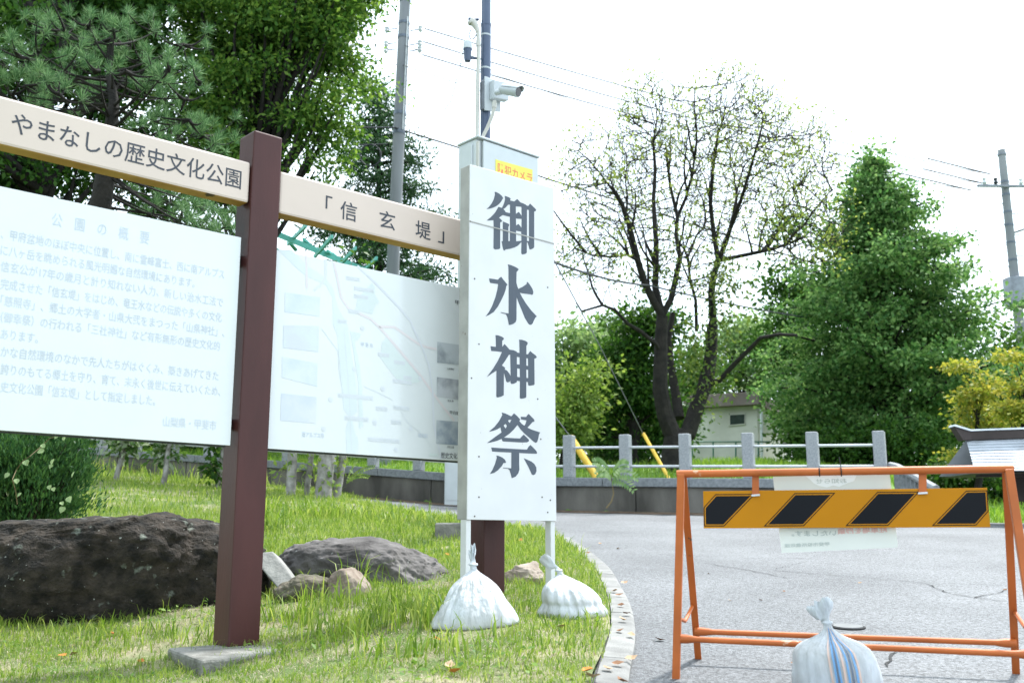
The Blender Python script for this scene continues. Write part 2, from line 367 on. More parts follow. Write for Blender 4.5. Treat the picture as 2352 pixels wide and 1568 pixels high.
# stair railing beyond the last post
A, B = at(2052, 1072, 15.0), at(2150, 1122, 13.7)
rail = thing('stair_balustrade', 'sloping grey balustrade of stone bars below the last fence post', 'railing', Vector((A.x, A.y, g(A.x, A.y))))
d = (B - A).normalized(); sdv = d.cross(Z).normalized()
MB().tube([A + Z * .0 - d * .1, A + d * .15 + Z * .03, B], .055, 8).build('handrail', m_granite, rail, True)
for i in range(10):
    p = A.lerp(B, (i + .5) / 10); zb = g(p.x, p.y) - .05
    MB().box((p.x, p.y, (zb + p.z - .03) / 2), (.045, .05, p.z - .03 - zb), Vector((d.x, d.y, 0)).normalized(), sdv).build('baluster', m_cope, rail, bevel=.004)
# litter strip along the foot of the wall
vs, fs = [], []
for i, s in enumerate(np.linspace(.2, WLEN - 2, 60)):
    for t, z in ((-.02, .03), (-.25 - .15 * random.random(), .012)):
        p = W0 + wd * s + wn * t; vs.append((p.x, p.y, g(p.x, p.y) + z))
    if i: fs.append((2 * i - 2, 2 * i - 1, 2 * i + 1, 2 * i))
props(MB().add(vs, fs).build('leaf_litter', m_dirt), 'brown leaf litter drifted along the foot of the low wall', 'leaf litter', kind='stuff')
# ================================================================== the park sign
m_brown = mat('red brown post paint', (.056, .0165, .0155), .42, var=.22, scale=4, detail=8, bump=.04, bscale=80, stretch=(1, 1, .3), spec=.3)
add_spots(m_brown, (.026, .011, .011), 2.2, .60, .10)
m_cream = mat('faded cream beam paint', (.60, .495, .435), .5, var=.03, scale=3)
m_ochre = mat('ochre beam underside', (.36, .19, .045), .6, col2=(.46, .27, .075), scale=5, detail=6)  # ochre on the beam's downward faces
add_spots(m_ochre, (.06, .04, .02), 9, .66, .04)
m_panel = mat('white laminate panel', (.635, .66, .672), .16, var=.012, spec=.5, coat=.3)
m_alu = mat('dark panel edge', (.045, .05, .06), .5)
m_ink = mat('slate lettering', (.045, .05, .065), .5, var=.1)
m_pale = mat('faded blue print', (.50, .555, .635), .3, var=.05)
m_bolt = mat('rust spot', (.10, .06, .03), .8)

T = Vector((.743, .669, 0)).normalized(); N = Vector((T.y, -T.x, 0))     # along the sign, and out of its face towards the viewer
E1 = at(524, 1487, 4.6)                                                  # front left edge of the left post
def sgn(px, py, off=0.0): return on(px, py, E1 + N * off, N)
PW = (sgn(597, 1482) - sgn(525, 1487)).dot(T)
ztop = on(585, 293, E1, N).z
S2 = (sgn(1112, 1263) - E1).dot(T)
sign = thing('park_sign', 'large park notice sign with brown posts, cream lettered beams and two white panels', 'sign', E1)
def post(s, zb, zt):
    c = E1 + T * (s + PW / 2) - N * (PW / 2); b = MB(); h = PW / 2
    vs = [c + T * (i * h) + N * (j * h) + Z * ((z) - c.z) for z in (zb, zt - .012) for i, j in ((-1, -1), (1, -1), (1, 1), (-1, 1))]
    vs += [c + T * (i * h * .1) + N * (j * h * .1) + Z * (zt + .006 - c.z) for i, j in ((-1, -1), (1, -1), (1, 1), (-1, 1))]
    b.add(vs, [(0, 1, 2, 3), (0, 4, 5, 1), (1, 5, 6, 2), (2, 6, 7, 3), (3, 7, 4, 0), (4, 8, 9, 5), (5, 9, 10, 6), (6, 10, 11, 7), (7, 11, 8, 4), (8, 11, 10, 9)])
    return b.build('post', m_brown, sign, bevel=.007, seg=2)
p1 = post(0, E1.z, ztop); p2 = post(S2, g(.1, 5.4) - .05, ztop)
# footing slab of the left post: corners measured in the photograph
zs = E1.z + .004
def onz(px, py, z): d = ray(px, py); return CAM + d * ((z - EYE) / d.z)
q = [onz(384, 1487, zs), onz(462, 1515, zs), onz(672, 1493, zs), onz(590, 1472, zs)]
MB().prism([p - Z * .09 for p in q], Z, .09).build('concrete_footing', m_conc, sign, bevel=.012, seg=2)
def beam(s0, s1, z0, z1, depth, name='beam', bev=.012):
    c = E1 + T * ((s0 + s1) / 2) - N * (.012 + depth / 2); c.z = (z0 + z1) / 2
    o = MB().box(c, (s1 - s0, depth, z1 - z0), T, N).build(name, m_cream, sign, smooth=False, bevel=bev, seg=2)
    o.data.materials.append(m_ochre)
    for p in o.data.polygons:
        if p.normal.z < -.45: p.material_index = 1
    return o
BO = -.012
zb1 = (sgn(562, 464, BO).z + sgn(10, 334, BO).z) / 2; zt1 = (sgn(565, 371, BO).z + sgn(0, 217, BO).z) / 2
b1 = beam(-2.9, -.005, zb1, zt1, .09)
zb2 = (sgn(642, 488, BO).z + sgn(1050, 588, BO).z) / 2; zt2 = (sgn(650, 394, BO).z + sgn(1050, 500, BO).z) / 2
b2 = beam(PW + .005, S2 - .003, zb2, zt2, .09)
def fit(body, a, b, m, parent, h, off, fat=0, name='character', sp=1.0, plane=BO, split=True):
    A_, B_ = sgn(*a, plane), sgn(*b, plane); B_.z = A_.z = (A_.z + B_.z) / 2
    return lettering(body, A_, B_, Z, N, m, parent, h, off, fat, name, sp, split)
ch = sgn(100, 262, BO).z - sgn(100, 312, BO).z
fit('やまなしの歴史文化公園', (24, 302), (553, 431), m_ink, b1, ch * 1.08, .0012, .006, 'character', 1, BO, True)
for chx, a, b in (('「', (747, 488), (762, 491)), ('信', (781, 498), (819, 507)), ('玄', (871, 519), (907, 527)), ('堤', (954, 541), (989, 549)), ('」', (1006, 553), (1020, 556))):
    fit(chx, a, b, m_ink, b2, .104, .0012, .008, 'character')
# panels
PO = -.035
zpb = (sgn(530, 1021, PO).z + sgn(5, 990, PO).z) / 2; zpt = (sgn(553, 545, PO).z + sgn(2, 428, PO).z) / 2
zmb = (sgn(616, 1030, PO).z + sgn(1050, 1058, PO).z) / 2; zmt = (sgn(640, 577, PO).z + sgn(1050, 657, PO).z) / 2
def panel(s0, s1, z0, z1, name):
    c = E1 + T * ((s0 + s1) / 2) + N * (PO - .012); c.z = (z0 + z1) / 2
    o = MB().box(c, (s1 - s0, .022, z1 - z0), T, N).build(name, m_panel, sign, bevel=.001)
    MB().box(c - N * .024 , (s1 - s0 - .02, .022, z1 - z0 + .012), T, N).build('panel_back', m_alu, sign, bevel=.001)
    return o
sR = (sgn(541, 800, PO) - E1).dot(T)
pl = panel(-2.9, sR, zpb, zpt, 'text_panel'); pm_ = panel(PW + .004, S2 - .004, zmb, zmt, 'map_panel')
for s0, s1 in ((sR - .03, .01),):
    for z in (zpb + .1, zpt - .1):
        c = E1 + T * ((s0 + s1) / 2) + N * (PO - .06); c.z = z; MB().box(c, (s1 - s0, .03, .05), T, N).build('bracket', m_alu, sign)
PF = PO - .001
def pt(body, a, b, h=.047, fat=0): return fit(body, a, b, m_pale, pl, h, .0012, fat, 'character', 1.0, PF)
kd = 2.374
def c2(x, y): return (x / kd, y / kd + 402)
fit('公　園　の　概　要', c2(280, 275), c2(812, 368), m_pale, pl, .062, .0012, 0, 'character', 1.0, PF, True)
for body, a, b in [('、甲府盆地のほぼ中央に位置し、南に霊峰富士、西に南アルプス', (2, 345), (1222, 560)), ('に八ヶ岳を眺められる風光明媚な自然環境にあります。', (2, 430), (1060, 612)),
                   ('信玄公が17年の歳月と計り知れない人力、新しい治水工法で', (2, 520), (1215, 715)), ('完成させた「信玄堤」をはじめ、竜王水などの伝説や多くの文化', (2, 615), (1208, 798)),
                   ('「慈照寺」、郷土の大学者・山県大弐をまつった「山県神社」、', (2, 705), (1222, 880)), ('（御幸祭）の行われる「三社神社」など有形無形の歴史文化的', (2, 795), (1198, 955)),
                   ('あります。', (2, 888), (205, 914)), ('かな自然環境のなかで先人たちがはぐくみ、築きあげてきた', (2, 982), (1190, 1118)),
                   ('誇りのもてる郷土を守り、育て、末永く後世に伝えていくため、', (2, 1075), (1200, 1205)), ('史文化公園「信玄堤」として指定しました。', (2, 1170), (845, 1258)), ('山梨県・甲斐市', (888, 1362), (1178, 1388))]:
    pt(body, c2(*a), c2(*b))
# the map print: pale areas, roads, photographs and labels laid on the panel
def flat(name, col, poly, lay, rough=.3, m=None):
    m = m or mat(name, col, rough, var=.03); P0 = E1 + N * (PF + .0006 + .00012 * lay)
    return MB().prism([on(*q_, P0, N) for q_ in poly], N, .00008).build(name, m, pm_)
def m3(x, y): return (x / 4.5494 + 603, y / 4.5494 + 746.7)       # lower half of the map
def m1(x, y): return (x / 4.818 + 603, y / 4.818 + 516.9)         # upper half
def ribbon(name, m, pts, w_, lay):
    P0 = E1 + N * (PF + .0006 + .00012 * lay); P = [on(*q_, P0, N) for q_ in pts]; vs = []
    for i, p in enumerate(P):
        dd = (P[min(i + 1, len(P) - 1)] - P[max(i - 1, 0)]).normalized(); sd_ = N.cross(dd)
        vs += [p + sd_ * w_, p - sd_ * w_]
    return MB().add(vs, [(2 * i, 2 * i + 1, 2 * i + 3, 2 * i + 2) for i in range(len(P) - 1)]).build(name, m, pm_)
m_river = mat('map river print', (0.595, 0.648, 0.665), .3, var=.03); m_park = mat('map park print', (0.589, 0.650, 0.647), .3, var=.03)
m_pink = mat('map red road print', (0.648, 0.598, 0.611), .3, var=.03); m_lilac = mat('map blue road print', (0.595, 0.615, 0.658), .3, var=.03); m_line = mat('map thin line print', (0.583, 0.615, 0.635), .3, var=.03)
m_tag = mat('map label print', (0.589, 0.615, 0.653), .3, var=.03)
flat('map_river', None, [m1(170, 270), m1(320, 270), m1(500, 450), m1(700, 590), m1(780, 700), m1(830, 900), m1(940, 1107), m3(890, 0), m3(920, 250), m3(980, 600), m3(990, 900), m3(930, 950), m3(960, 1100), m3(1000, 1200), m3(990, 1340), m3(880, 1335), m3(870, 1080), m3(910, 960), m3(850, 880), m3(820, 600), m3(800, 350), m3(780, 100), m1(780, 1100), m1(775, 800), m1(700, 660), m1(480, 560), m1(360, 460)], 0, m=m_river)
flat('map_park', None, [m1(1215, 640), m1(1245, 690), m1(1240, 760), m1(1290, 850), m1(1240, 900), m1(1215, 985), m1(1030, 940), m1(1050, 820), m1(1130, 730)], 1, m=m_park)
flat('map_park', None, [m3(1300, 130), m3(1420, 290), m3(1560, 440), m3(1660, 570), m3(1620, 600), m3(1450, 610), m3(1380, 540), m3(1230, 340), m3(1250, 180)], 1, m=m_park)
flat('map_park', None, [m3(915, 60), m3(1030, 90), m3(1000, 150), m3(960, 160), m3(1010, 400), m3(1040, 650), m3(1050, 1050), m3(1010, 1080), m3(1000, 600), m3(940, 200)], 1, m=m_park)
ribbon('map_road', m_pink, [m1(790, 410), m1(830, 600), m1(870, 800), m1(950, 920), m1(1200, 1040), m3(1220, 20), m3(1380, 200), m3(1640, 510), m3(1850, 800), m3(2005, 1000)], .007, 2)
ribbon('map_road', m_pink, [m3(1220, 15), m3(1380, 20), m3(1620, 190), m3(1700, 225), m3(1820, 250)], .007, 2)
ribbon('map_road', m_pink, [m1(485, 330), m1(490, 700)], .006, 2)
ribbon('map_road', m_lilac, [m1(700, 370), m1(700, 560), m1(650, 660), m1(570, 720)], .006, 3)
ribbon('map_road', m_lilac, [m1(1050, 450), m1(1250, 640), m1(1500, 900), m1(1650, 1080), m3(1560, 0), m3(1660, 210), m3(1740, 420), m3(1780, 700), m3(1790, 1050), m3(1870, 1400)], .006, 3)
ribbon('map_line', m_line, [m1(1880, 640), m1(2080, 900), m1(2180, 1090)], .002, 3)
ribbon('map_line', m_line, [m3(620, 40), m3(790, 270), m3(800, 480), m3(850, 760)], .0016, 3)
ribbon('map_line', m_line, [m3(850, 40), m3(880, 400), m3(910, 800), m3(930, 1300)], .0016, 3)
ribbon('map_line', m_line, [m3(1060, 640), m3(1200, 700), m3(1360, 780)], .0016, 3)
ribbon('map_line', m_line, [m3(1450, 900), m3(1520, 1020), m3(1640, 1110), m3(1780, 1270)], .0016, 3)
m_ph = []
for i, (a, b_) in enumerate([((.62, .73, .82), (.76, .84, .88)), ((.76, .70, .76), (.70, .82, .86)), ((.60, .70, .80), (.80, .86, .88)), ((.64, .66, .78), (.80, .76, .82)), ((.20, .23, .26), (.62, .66, .70)), ((.25, .27, .30), (.66, .68, .72)), ((.28, .34, .42), (.66, .70, .74))]):
    a = tuple(v * .75 for v in a) if i > 3 else tuple(p + (v - .70) * .22 for v, p in zip(a, (.55, .59, .635))); b_ = tuple(v * .75 for v in b_) if i > 3 else tuple(p + (v - .8) * .2 for v, p in zip(b_, (.61, .64, .66)))  # right-hand three darker: the board's dark reflection is put into their colours
    m_ph.append(mat('photo print', a, .25, col2=b_, scale=7, detail=5, lo=.38, hi=.6))
for i, q4 in enumerate([[m1(250, 745), m1(635, 800), m1(632, 1010), m1(245, 960)], [m3(218, 0), m3(590, 10), m3(582, 278), m3(215, 235)], [m3(205, 330), m3(575, 400), m3(568, 640), m3(203, 545)], [m3(195, 710), m3(565, 750), m3(557, 1025), m3(187, 995)],
                        [m3(1825, 172), m3(2200, 225), m3(2200, 430), m3(1825, 390)], [m3(1822, 540), m3(2200, 590), m3(2200, 800), m3(1820, 745)], [m3(1818, 990), m3(2200, 1020), m3(2200, 1265), m3(1815, 1235)]]):
    flat('printed_photo', None, q4, 4, m=m_ph[i])
m_white = mat('white print', (0.592, 0.622, 0.636), .3, var=.02)
def mt(body, a, b, h=.024, m=None): return fit(body, a, b, m or m_pale, pm_, h, .0016, 0, 'character', 1, PF)
for body, a, b in [('金無川レクリエーションセンター', (795, 712), (1152, 745)), ('釜無川スポーツの丘', (865, 948), (1100, 968)), ('甲斐公園', (1192, 848), (1298, 858)), ('敷島総合公園', (1378, 840), (1528, 856)), ('玉幡公園', (1350, 990), (1445, 1000)), ('北部公園', (1215, 285), (1320, 300)), ('山県神社', (1380, 365), (1485, 380)), ('法久寺', (1478, 525), (1555, 535)), ('ロングガーデン・カンフ', (1368, 560), (1555, 585)), ('中央市農村公園', (1108, 1170), (1425, 1195))]:
    lo_ = 38; flat('map_label', None, [m3(a[0] - 4, a[1] - 2), m3(b[0] + 4, b[1] - 2), m3(b[0] + 4, b[1] + lo_), m3(a[0] - 4, a[1] + lo_)], 5, m=m_tag)
    mt(body, m3(a[0], a[1] + lo_ - 8), m3(b[0], b[1] + lo_ - 8), .014, m_white)
for body, a, b in [('三社神社', (955, 930), (1070, 945)), ('観音堂公園', (930, 565), (1070, 585)), ('赤坂台総合公園', (1022, 680), (1228, 712)), ('慈照寺', (1022, 765), (1165, 785)), ('竜王駅', (840, 1040), (930, 1050))]:
    flat('map_label', None, [m1(a[0] - 4, a[1] - 2), m1(b[0] + 4, b[1] - 2), m1(b[0] + 4, b[1] + 38), m1(a[0] - 4, a[1] + 38)], 5, m=m_tag)
    mt(body, m1(a[0], a[1] + 30), m1(b[0], b[1] + 30), .014, m_white)
for body, a, b, h, dk in [('甲 斐 市', (1028, 222), (1152, 232), .026, 0), ('南アルプス市', (410, 1162), (640, 1176), .028, 0), ('昭和町', (1625, 1168), (1728, 1178), .026, 0), ('歴史文化公園', (1862, 1382), (2115, 1396), .034, 1), ('甲府昭和IC', (1955, 925), (2120, 945), .022, 1), ('山県神社', (1930, 465), (2000, 470), .014, 1), ('法久寺', (1930, 798), (1995, 802), .014, 1), ('赤坂公園', (1928, 1280), (1998, 1284), .014, 1)]:
    mt(body, m3(*a), m3(*b), h, m_ink if dk else None)
flat('map_legend_box', None, [m3(1745, 1335), m3(1835, 1342), m3(1832, 1372), m3(1742, 1365)], 5, m=m_park)
fit('甲府', m1(2130, 878), m1(2250, 890), m_ink, pm_, .028, .0016, 0, 'character', 1, PF)
for x_, y_ in [(1045, 32), (960, 455), (1645, 555), (1255, 665), (712, 775), (1172, 1018), (1550, 1080), (638, 1082), (1395, 1303)]:
    cpt = on(*m3(x_, y_), E1 + N * (PF + .0014), N); ring = [cpt + T * (.012 * math.cos(a)) + Z * (.012 * math.sin(a)) for a in np.linspace(0, 2 * math.pi, 12, endpoint=False)]
    MB().prism(ring, N, .00008).build('route_badge', m_tag, pm_)

# ================================================================== festival board standing in front of the right post
m_board = mat('white board paint', (.62, .625, .63), .55, var=.03, scale=5, detail=7)
add_spots(m_board, (.30, .29, .26), 60, .74, .02)
m_bside = mat('board edge paint', (.36, .355, .335), .7, var=.12, scale=9, detail=6); add_spots(m_bside, (.15, .12, .09), 25, .70, .03)
m_char = mat('slate board lettering', (.066, .082, .108), .55, var=.07, scale=8)
m_nail = mat('nail head', (.06, .05, .045), .6)
BP = at(1073, 1196, 5.16)
def brd(px, py, off=0.0): return on(px, py, BP + N * off, N)
wbd = (brd(1272, 800) - brd(1073, 800)).dot(T); ztopL, ztopR = brd(1073, 375).z, brd(1265, 430).z; zbot = (brd(1073, 1196).z + brd(1278, 1193).z) / 2
zj = (brd(1073, 506).z + brd(1268, 559).z) / 2
board = thing('festival_sign_board', 'tall white festival board with four large dark brush characters tied with sandbags', 'sign', Vector((BP.x, BP.y, g(BP.x, BP.y))))
def bslab(z0, zl, zr, name):
    a, b_ = BP.copy(), BP + T * wbd; q = [Vector((a.x, a.y, z0)), Vector((b_.x, b_.y, z0)), Vector((b_.x, b_.y, zr)) , Vector((a.x, a.y, zl))]
    return MB().prism([p - N * .006 for p in q], N, .006).build(name, m_board, board, bevel=.0012)
bl = bslab(zbot, zj - .002, zj - .002, 'lower_panel'); bu = bslab(zj + .002, ztopL, ztopR, 'upper_panel')
TH = .075
for s0, nm in ((0, 'side_frame'), (wbd - .035, 'side_frame')):
    c = BP + T * (s0 + .0175) - N * (.0065 + TH / 2); zt_ = (ztopL if s0 == 0 else ztopR) - .002
    c.z = (zbot + zt_) / 2; MB().box(c, (.035, TH, zt_ - zbot), T, N).build(nm, m_bside, board, bevel=.002)
    c = c.copy(); zg = g(c.x, c.y); c.z = (zbot + zg - .02) / 2
    MB().box(c + N * .012, (.032, .045, zbot - zg + .02), T, N).build('leg', m_board, board, bevel=.002)
for z in (zbot + .03, zj - .03, zj + .035, (ztopL + ztopR) / 2 - .04):
    c = BP + T * (wbd / 2) - N * (.0065 + .02); c.z = z; MB().box(c, (wbd - .072, .03, .035), T, N).build('cross_bar', m_bside, board)
for a in ((1100, 1048), (1258, 1176), (1235, 916), (1242, 1008), (1100, 790), (1083, 868), (1264, 1148), (1100, 1141), (1245, 1141), (1090, 1185), (1258, 660), (1090, 640)):
    p = brd(*a, .0005); MB().tube([p, p + N * .0012], .0045, 8).build('nail', m_nail, board)
def cv(sc, ox, oy): return lambda x, y: ((x / sc + ox) / 1.7415, (y / sc + oy) / 1.7415)
PB = BP + N * .0004
def glyph(loops, sc, ox, oy): return outline(loops, PB, N, m_char, bl, 'painted_character', .0008, 0, cv(sc, ox, oy))
k1 = (5.809, 1930, 760)
glyph([[(283,45),(320,50),(390,88),(445,135),(475,180),(478,205),(462,212),(435,265),(385,325),(320,375),(250,410),(180,430),(90,445),(150,395),(215,310),(262,215),(290,110)]], *k1)
glyph([[(515,138),(560,150),(625,178),(655,205),(645,225),(642,245),(735,268),(770,240),(805,210),(835,240),(885,292),(935,308),(1000,340),(1028,365),(1068,370),(1080,348),(1105,318),(1150,360),(1235,445),(1245,468),(1235,488),(1200,505),(1200,1320),(1190,1345),(1150,1370),(1095,1385),(1075,1310),(1050,1225),(1030,1215),(1028,1450),(1018,1470),(980,1488),(930,1498),(905,1480),(900,1450),(905,1210),(890,1220),(855,1260),(810,1300),(740,1335),(640,1365),(535,1382),(520,1400),(505,1408),(485,1390),(465,1310),(445,1192),(472,1188),(472,735),(520,750),(600,785),(622,805),(612,840),(600,860),(600,1188),(636,1188),(638,625),(560,605),(470,582),(430,608),(380,648),(420,675),(458,720),(440,740),(410,752),(410,1340),(405,1360),(370,1375),(300,1382),(262,1365),(255,1340),(260,900),(255,700),(170,708),(95,710),(200,625),(290,530),(345,440),(368,392),(450,418),(480,360),(510,280),(525,200)],
       [(600,340),(640,342),(640,540),(535,515),(528,495),(483,442),(530,415),(570,370)],[(772,380),(905,392),(910,605),(880,560),(845,510),(775,555)],[(775,660),(830,670),(910,672),(905,882),(880,845),(832,788),(780,828)],[(778,945),(900,968),(905,1180),(780,1192)],[(1032,458),(1078,465),(1080,1188),(1032,1185)]], *k1)
k2 = (6.03, 1930, 1050)
glyph([[(160,382),(260,395),(375,415),(400,378),(450,342),(500,410),(590,518),(598,540),(572,565),(560,640),(520,760),(450,910),(370,1060),(270,1190),(160,1260),(75,1297),(150,1200),(230,1050),(310,840),(360,640),(378,518),(250,500),(190,490),(175,470)]], *k2)
glyph([[(607,47),(640,50),(700,68),(790,105),(840,135),(872,165),(850,195),(820,228),(815,480),(835,560),(862,635),(960,590),(1062,520),(1075,462),(1110,495),(1165,570),(1205,640),(1225,710),(1215,765),(1190,780),(1160,765),(1060,755),(960,740),(900,728),(950,830),(1050,990),(1170,1150),(1310,1298),(1275,1325),(1240,1390),(1210,1465),(1170,1500),(1130,1495),(1100,1465),(1020,1330),(940,1130),(870,960),(822,832),(818,1370),(800,1430),(740,1480),(670,1502),(635,1502),(622,1420),(600,1320),(565,1245),(480,1222),(437,1205),(440,1195),(540,1215),(630,1228),(632,600),(625,100)]], *k2)
k3 = (5.6, 1930, 1330)
glyph([[(290,55),(350,60),(430,90),(475,120),(475,150),(440,180),(440,318),(470,285),(493,255),(540,305),(605,380),(690,392),(768,425),(768,445),(830,455),(825,200),(818,158),(880,160),(960,185),(1012,220),(1005,265),(982,292),(980,482),(1018,485),(1040,450),(1068,412),(1130,465),(1190,510),(1215,545),(1200,570),(1160,582),(1165,1150),(1150,1172),(1060,1188),(1030,1180),(1020,1160),(1018,1105),(980,1102),(980,1440),(960,1460),(880,1478),(840,1472),(835,1450),(838,1085),(772,1075),(765,1110),(700,1142),(650,1148),(630,1125),(622,1070),(605,1100),(560,1112),(530,1090),(510,1000),(478,890),(475,1400),(420,1430),(340,1450),(312,1440),(310,1410),(312,848),(230,900),(100,990),(240,800),(350,620),(435,435),(330,418),(195,410),(180,300),(240,312),(300,318),(298,150)],
       [(590,495),(622,492),(630,975),(600,915),(550,850),(498,822),(505,785),(432,732),(500,640)],[(768,542),(832,550),(832,715),(768,708)],[(980,572),(1018,575),(1020,745),(980,738)],[(775,798),(835,808),(838,998),(775,988)],[(980,825),(1022,830),(1022,1018),(982,1012)]], *k3)
k4 = (5.6, 1930, 1640)
glyph([[(430,50),(510,72),(580,105),(635,132),(655,130),(680,95),(705,68),(770,125),(840,200),(838,225),(822,240),(880,305),(938,348),(965,300),(985,225),(920,215),(865,205),(855,145),(980,150),(1000,115),(1032,82),(1080,130),(1155,205),(1162,250),(1115,268),(1070,320),(1005,388),(1090,430),(1180,460),(1290,495),(1265,540),(1245,640),(1225,705),(1190,728),(1150,705),(1050,615),(940,520),(860,435),(782,328),(700,430),(600,525),(478,610),(640,622),(840,632),(880,585),(922,545),(970,590),(1035,655),(1040,690),(1000,715),(900,720),(650,708),(450,695),(432,638),(320,685),(180,720),(100,735),(250,620),(425,498),(415,440),(402,382),(330,425),(250,455),(145,480),(270,370),(370,245),(445,105)],
       [(590,212),(650,215),(608,285),(572,242)],[(518,300),(548,355),(515,408),(470,340)]], *k4)
glyph([[(195,832),(420,848),(700,865),(995,880),(1030,820),(1072,775),(1130,830),(1200,905),(1222,945),(1212,972),(1100,970),(820,955),(820,1200),(825,1330),(800,1410),(740,1485),(655,1518),(635,1430),(605,1340),(570,1308),(460,1295),(460,1283),(560,1292),(645,1300),(648,945),(420,935),(215,922)]], *k4)
glyph([[(310,1012),(360,1020),(440,1055),(500,1105),(525,1155),(518,1178),(468,1182),(430,1250),(340,1345),(260,1400),(165,1425),(220,1340),(280,1200),(322,1060)]], *k4)
glyph([[(925,1075),(1000,1105),(1090,1145),(1160,1200),(1205,1280),(1208,1360),(1180,1430),(1140,1450),(1105,1435),(1080,1380),(1020,1250)]], *k4)
c = BP + T * (wbd / 2) + N * .0016; c.z = zj; MB().box(c, (wbd, .003, .006), T, N).build('joint_strip', m_bside, board)
# ================================================================== barricade
m_orange = mat('orange barricade paint', (.43, .112, .026), .42, var=.12, scale=6, detail=6, bump=.03, bscale=60, spec=.3); add_spots(m_orange, (.60, .36, .24), 14, .70, .03); add_spots(m_orange, (.12, .06, .035), 22, .715, .02)
m_plate = mat('amber reflective plate', (.46, .185, .004), .22, var=.05, scale=3, spec=.12, coat=.0)
m_black = mat('black stripe print', (.005, .006, .009), .2, var=.1, spec=.12, coat=.0)
m_paper = mat('laminated notice paper', (.66, .67, .63), .3, var=.03)
m_paperw = mat('wet white patch of paper', (.80, .82, .82), .3, var=.02)
m_back = mat('show-through print', (.42, .46, .44), .5); m_red = mat('show-through red print', (.72, .42, .38), .5)
m_tie = mat('black cable tie', (.012, .012, .014), .5)
YL, YR = 3.70, 3.40
TL, TR = at(1557, 1088, YL), at(2325, 1076, YR)
TR.z = TL.z = (TL.z + TR.z) / 2
TL, TR = on(1557, 1088, TL, Vector((0, 1, 0))), at(2325, 1076, YR)
bt = (TR - TL).normalized(); bn = Vector((bt.y, -bt.x, 0)).normalized()     # bn: towards the viewer
bar = thing('traffic_barricade', 'orange A-frame barricade with black and amber striped plate on the road', 'barricade', TL.lerp(TR, .5) - Z * .75)
MB().tube([TL - bt * .004, TR + bt * .004], .0135, 14).build('top_rail', m_orange, bar, True)
FL, FR, RL, RR = gp(1552, 1561), gp(2404, 1622), gp(1604, 1515), gp(2334, 1549)
def leg2(top, foot, wdt, inner):              # angle iron: a face flange and a side flange
    d_ = (foot - top).normalized(); sx = (bt - d_ * bt.dot(d_)).normalized(); sy_ = d_.cross(sx).normalized()
    if sy_.dot(bn) < 0: sy_ = -sy_
    c_ = (top + foot) / 2; ln_ = (foot - top).length; b_ = MB()
    b_.box(c_, (wdt, .0035, ln_), sx, sy_, d_)
    b_.box(c_ + sx * inner * (wdt / 2 - .002) - sy_ * (.012 + .0018), (.0035, .024, ln_), sx, sy_, d_)
    return b_
leg2(TL + bt * .012 + bn * .016 - Z * .002, FL, .026, 1).build('front_leg', m_orange, bar, bevel=.0012)
leg2(TR - bt * .012 + bn * .016 - Z * .002, FR, .026, -1).build('front_leg', m_orange, bar, bevel=.0012)
leg2(TL + bt * .016 - bn * .016 - Z * .002, RL, .026, -1).build('rear_leg', m_orange, bar, bevel=.0012)
leg2(TR - bt * .016 - bn * .016 - Z * .002, RR, .026, 1).build('rear_leg', m_orange, bar, bevel=.0012)
def proj(p):
    d_ = Vector(p) - CAM; z_ = d_.dot(_fw); return CX + FOC * d_.x / z_, CY - FOC * d_.dot(_up) / z_
def proj_y(p): return proj(p)[1]
def leg_at(top, foot, py):
    i = min(range(201), key=lambda i: abs(proj_y(top.lerp(foot, i / 200)) - py)); return top.lerp(foot, i / 200)
tFL, tFR, tRL, tRR = TL + bn * .016, TR + bn * .016, TL - bn * .016, TR - bn * .016
def rung(a, b_, off):
    a, b_ = a + off, b_ + off; d_ = (b_ - a).normalized()
    return MB().tube([a, a + d_ * .035, a + d_ * .07, b_ - d_ * .07, b_ - d_ * .035, b_], [.016, .0155, .0105, .0105, .0155, .016], 10)
rung(leg_at(tFL, FL, 1467), leg_at(tFR, FR, 1505), -bn * .016).build('front_rung', m_orange, bar, True)
rung(leg_at(tRL, RL, 1449), leg_at(tRR, RR, 1476), bn * .016).build('rear_rung', m_orange, bar, True)
for (t1, f1, t2, f2, y1, y2, yl) in ((tFL, FL, tRL, RL, 1416, 1390, 1436), (tFR, FR, tRR, RR, 1425, 1405, 1445)):
    a, b_ = leg_at(t1, f1, y1), leg_at(t2, f2, y2); mid = (a + b_) / 2; mid.z -= .035
    MB().tube([a, mid], .007, 6).tube([mid, b_], .007, 6).build('folding_stay', m_orange, bar, True)
# striped plate
PC = TL.lerp(TR, .5) - bn * .012
def bpl(px, py, off=0.0): return on(px, py, PC + bn * off, bn)
def k4c(x, y): return (x / 2.832 + 1521.6, y / 2.832 + 1033.6)
plate = MB().prism([bpl(*k4c(*q_)) - bn * .004 for q_ in ((268, 507), (2133, 500), (2112, 244), (264, 266))], bn, .004).build('striped_plate', m_plate, bar, bevel=.0008)
def inset(poly, d_):
    n_ = len(poly); out = []
    area = sum(poly[i][0] * poly[(i + 1) % n_][1] - poly[(i + 1) % n_][0] * poly[i][1] for i in range(n_)); sg = 1 if area > 0 else -1
    for i in range(n_):
        p0, p1, p2 = [np.array(poly[(i + j) % n_], float) for j in (-1, 0, 1)]
        e1, e2 = unit(p1 - p0), unit(p2 - p1); n1, n2 = np.array([-e1[1], e1[0]]) * sg, np.array([-e2[1], e2[0]]) * sg
        b_ = unit(n1 + n2); out.append(tuple(p1 + b_ * d_ / max(.3, b_.dot(n1))))
    return out
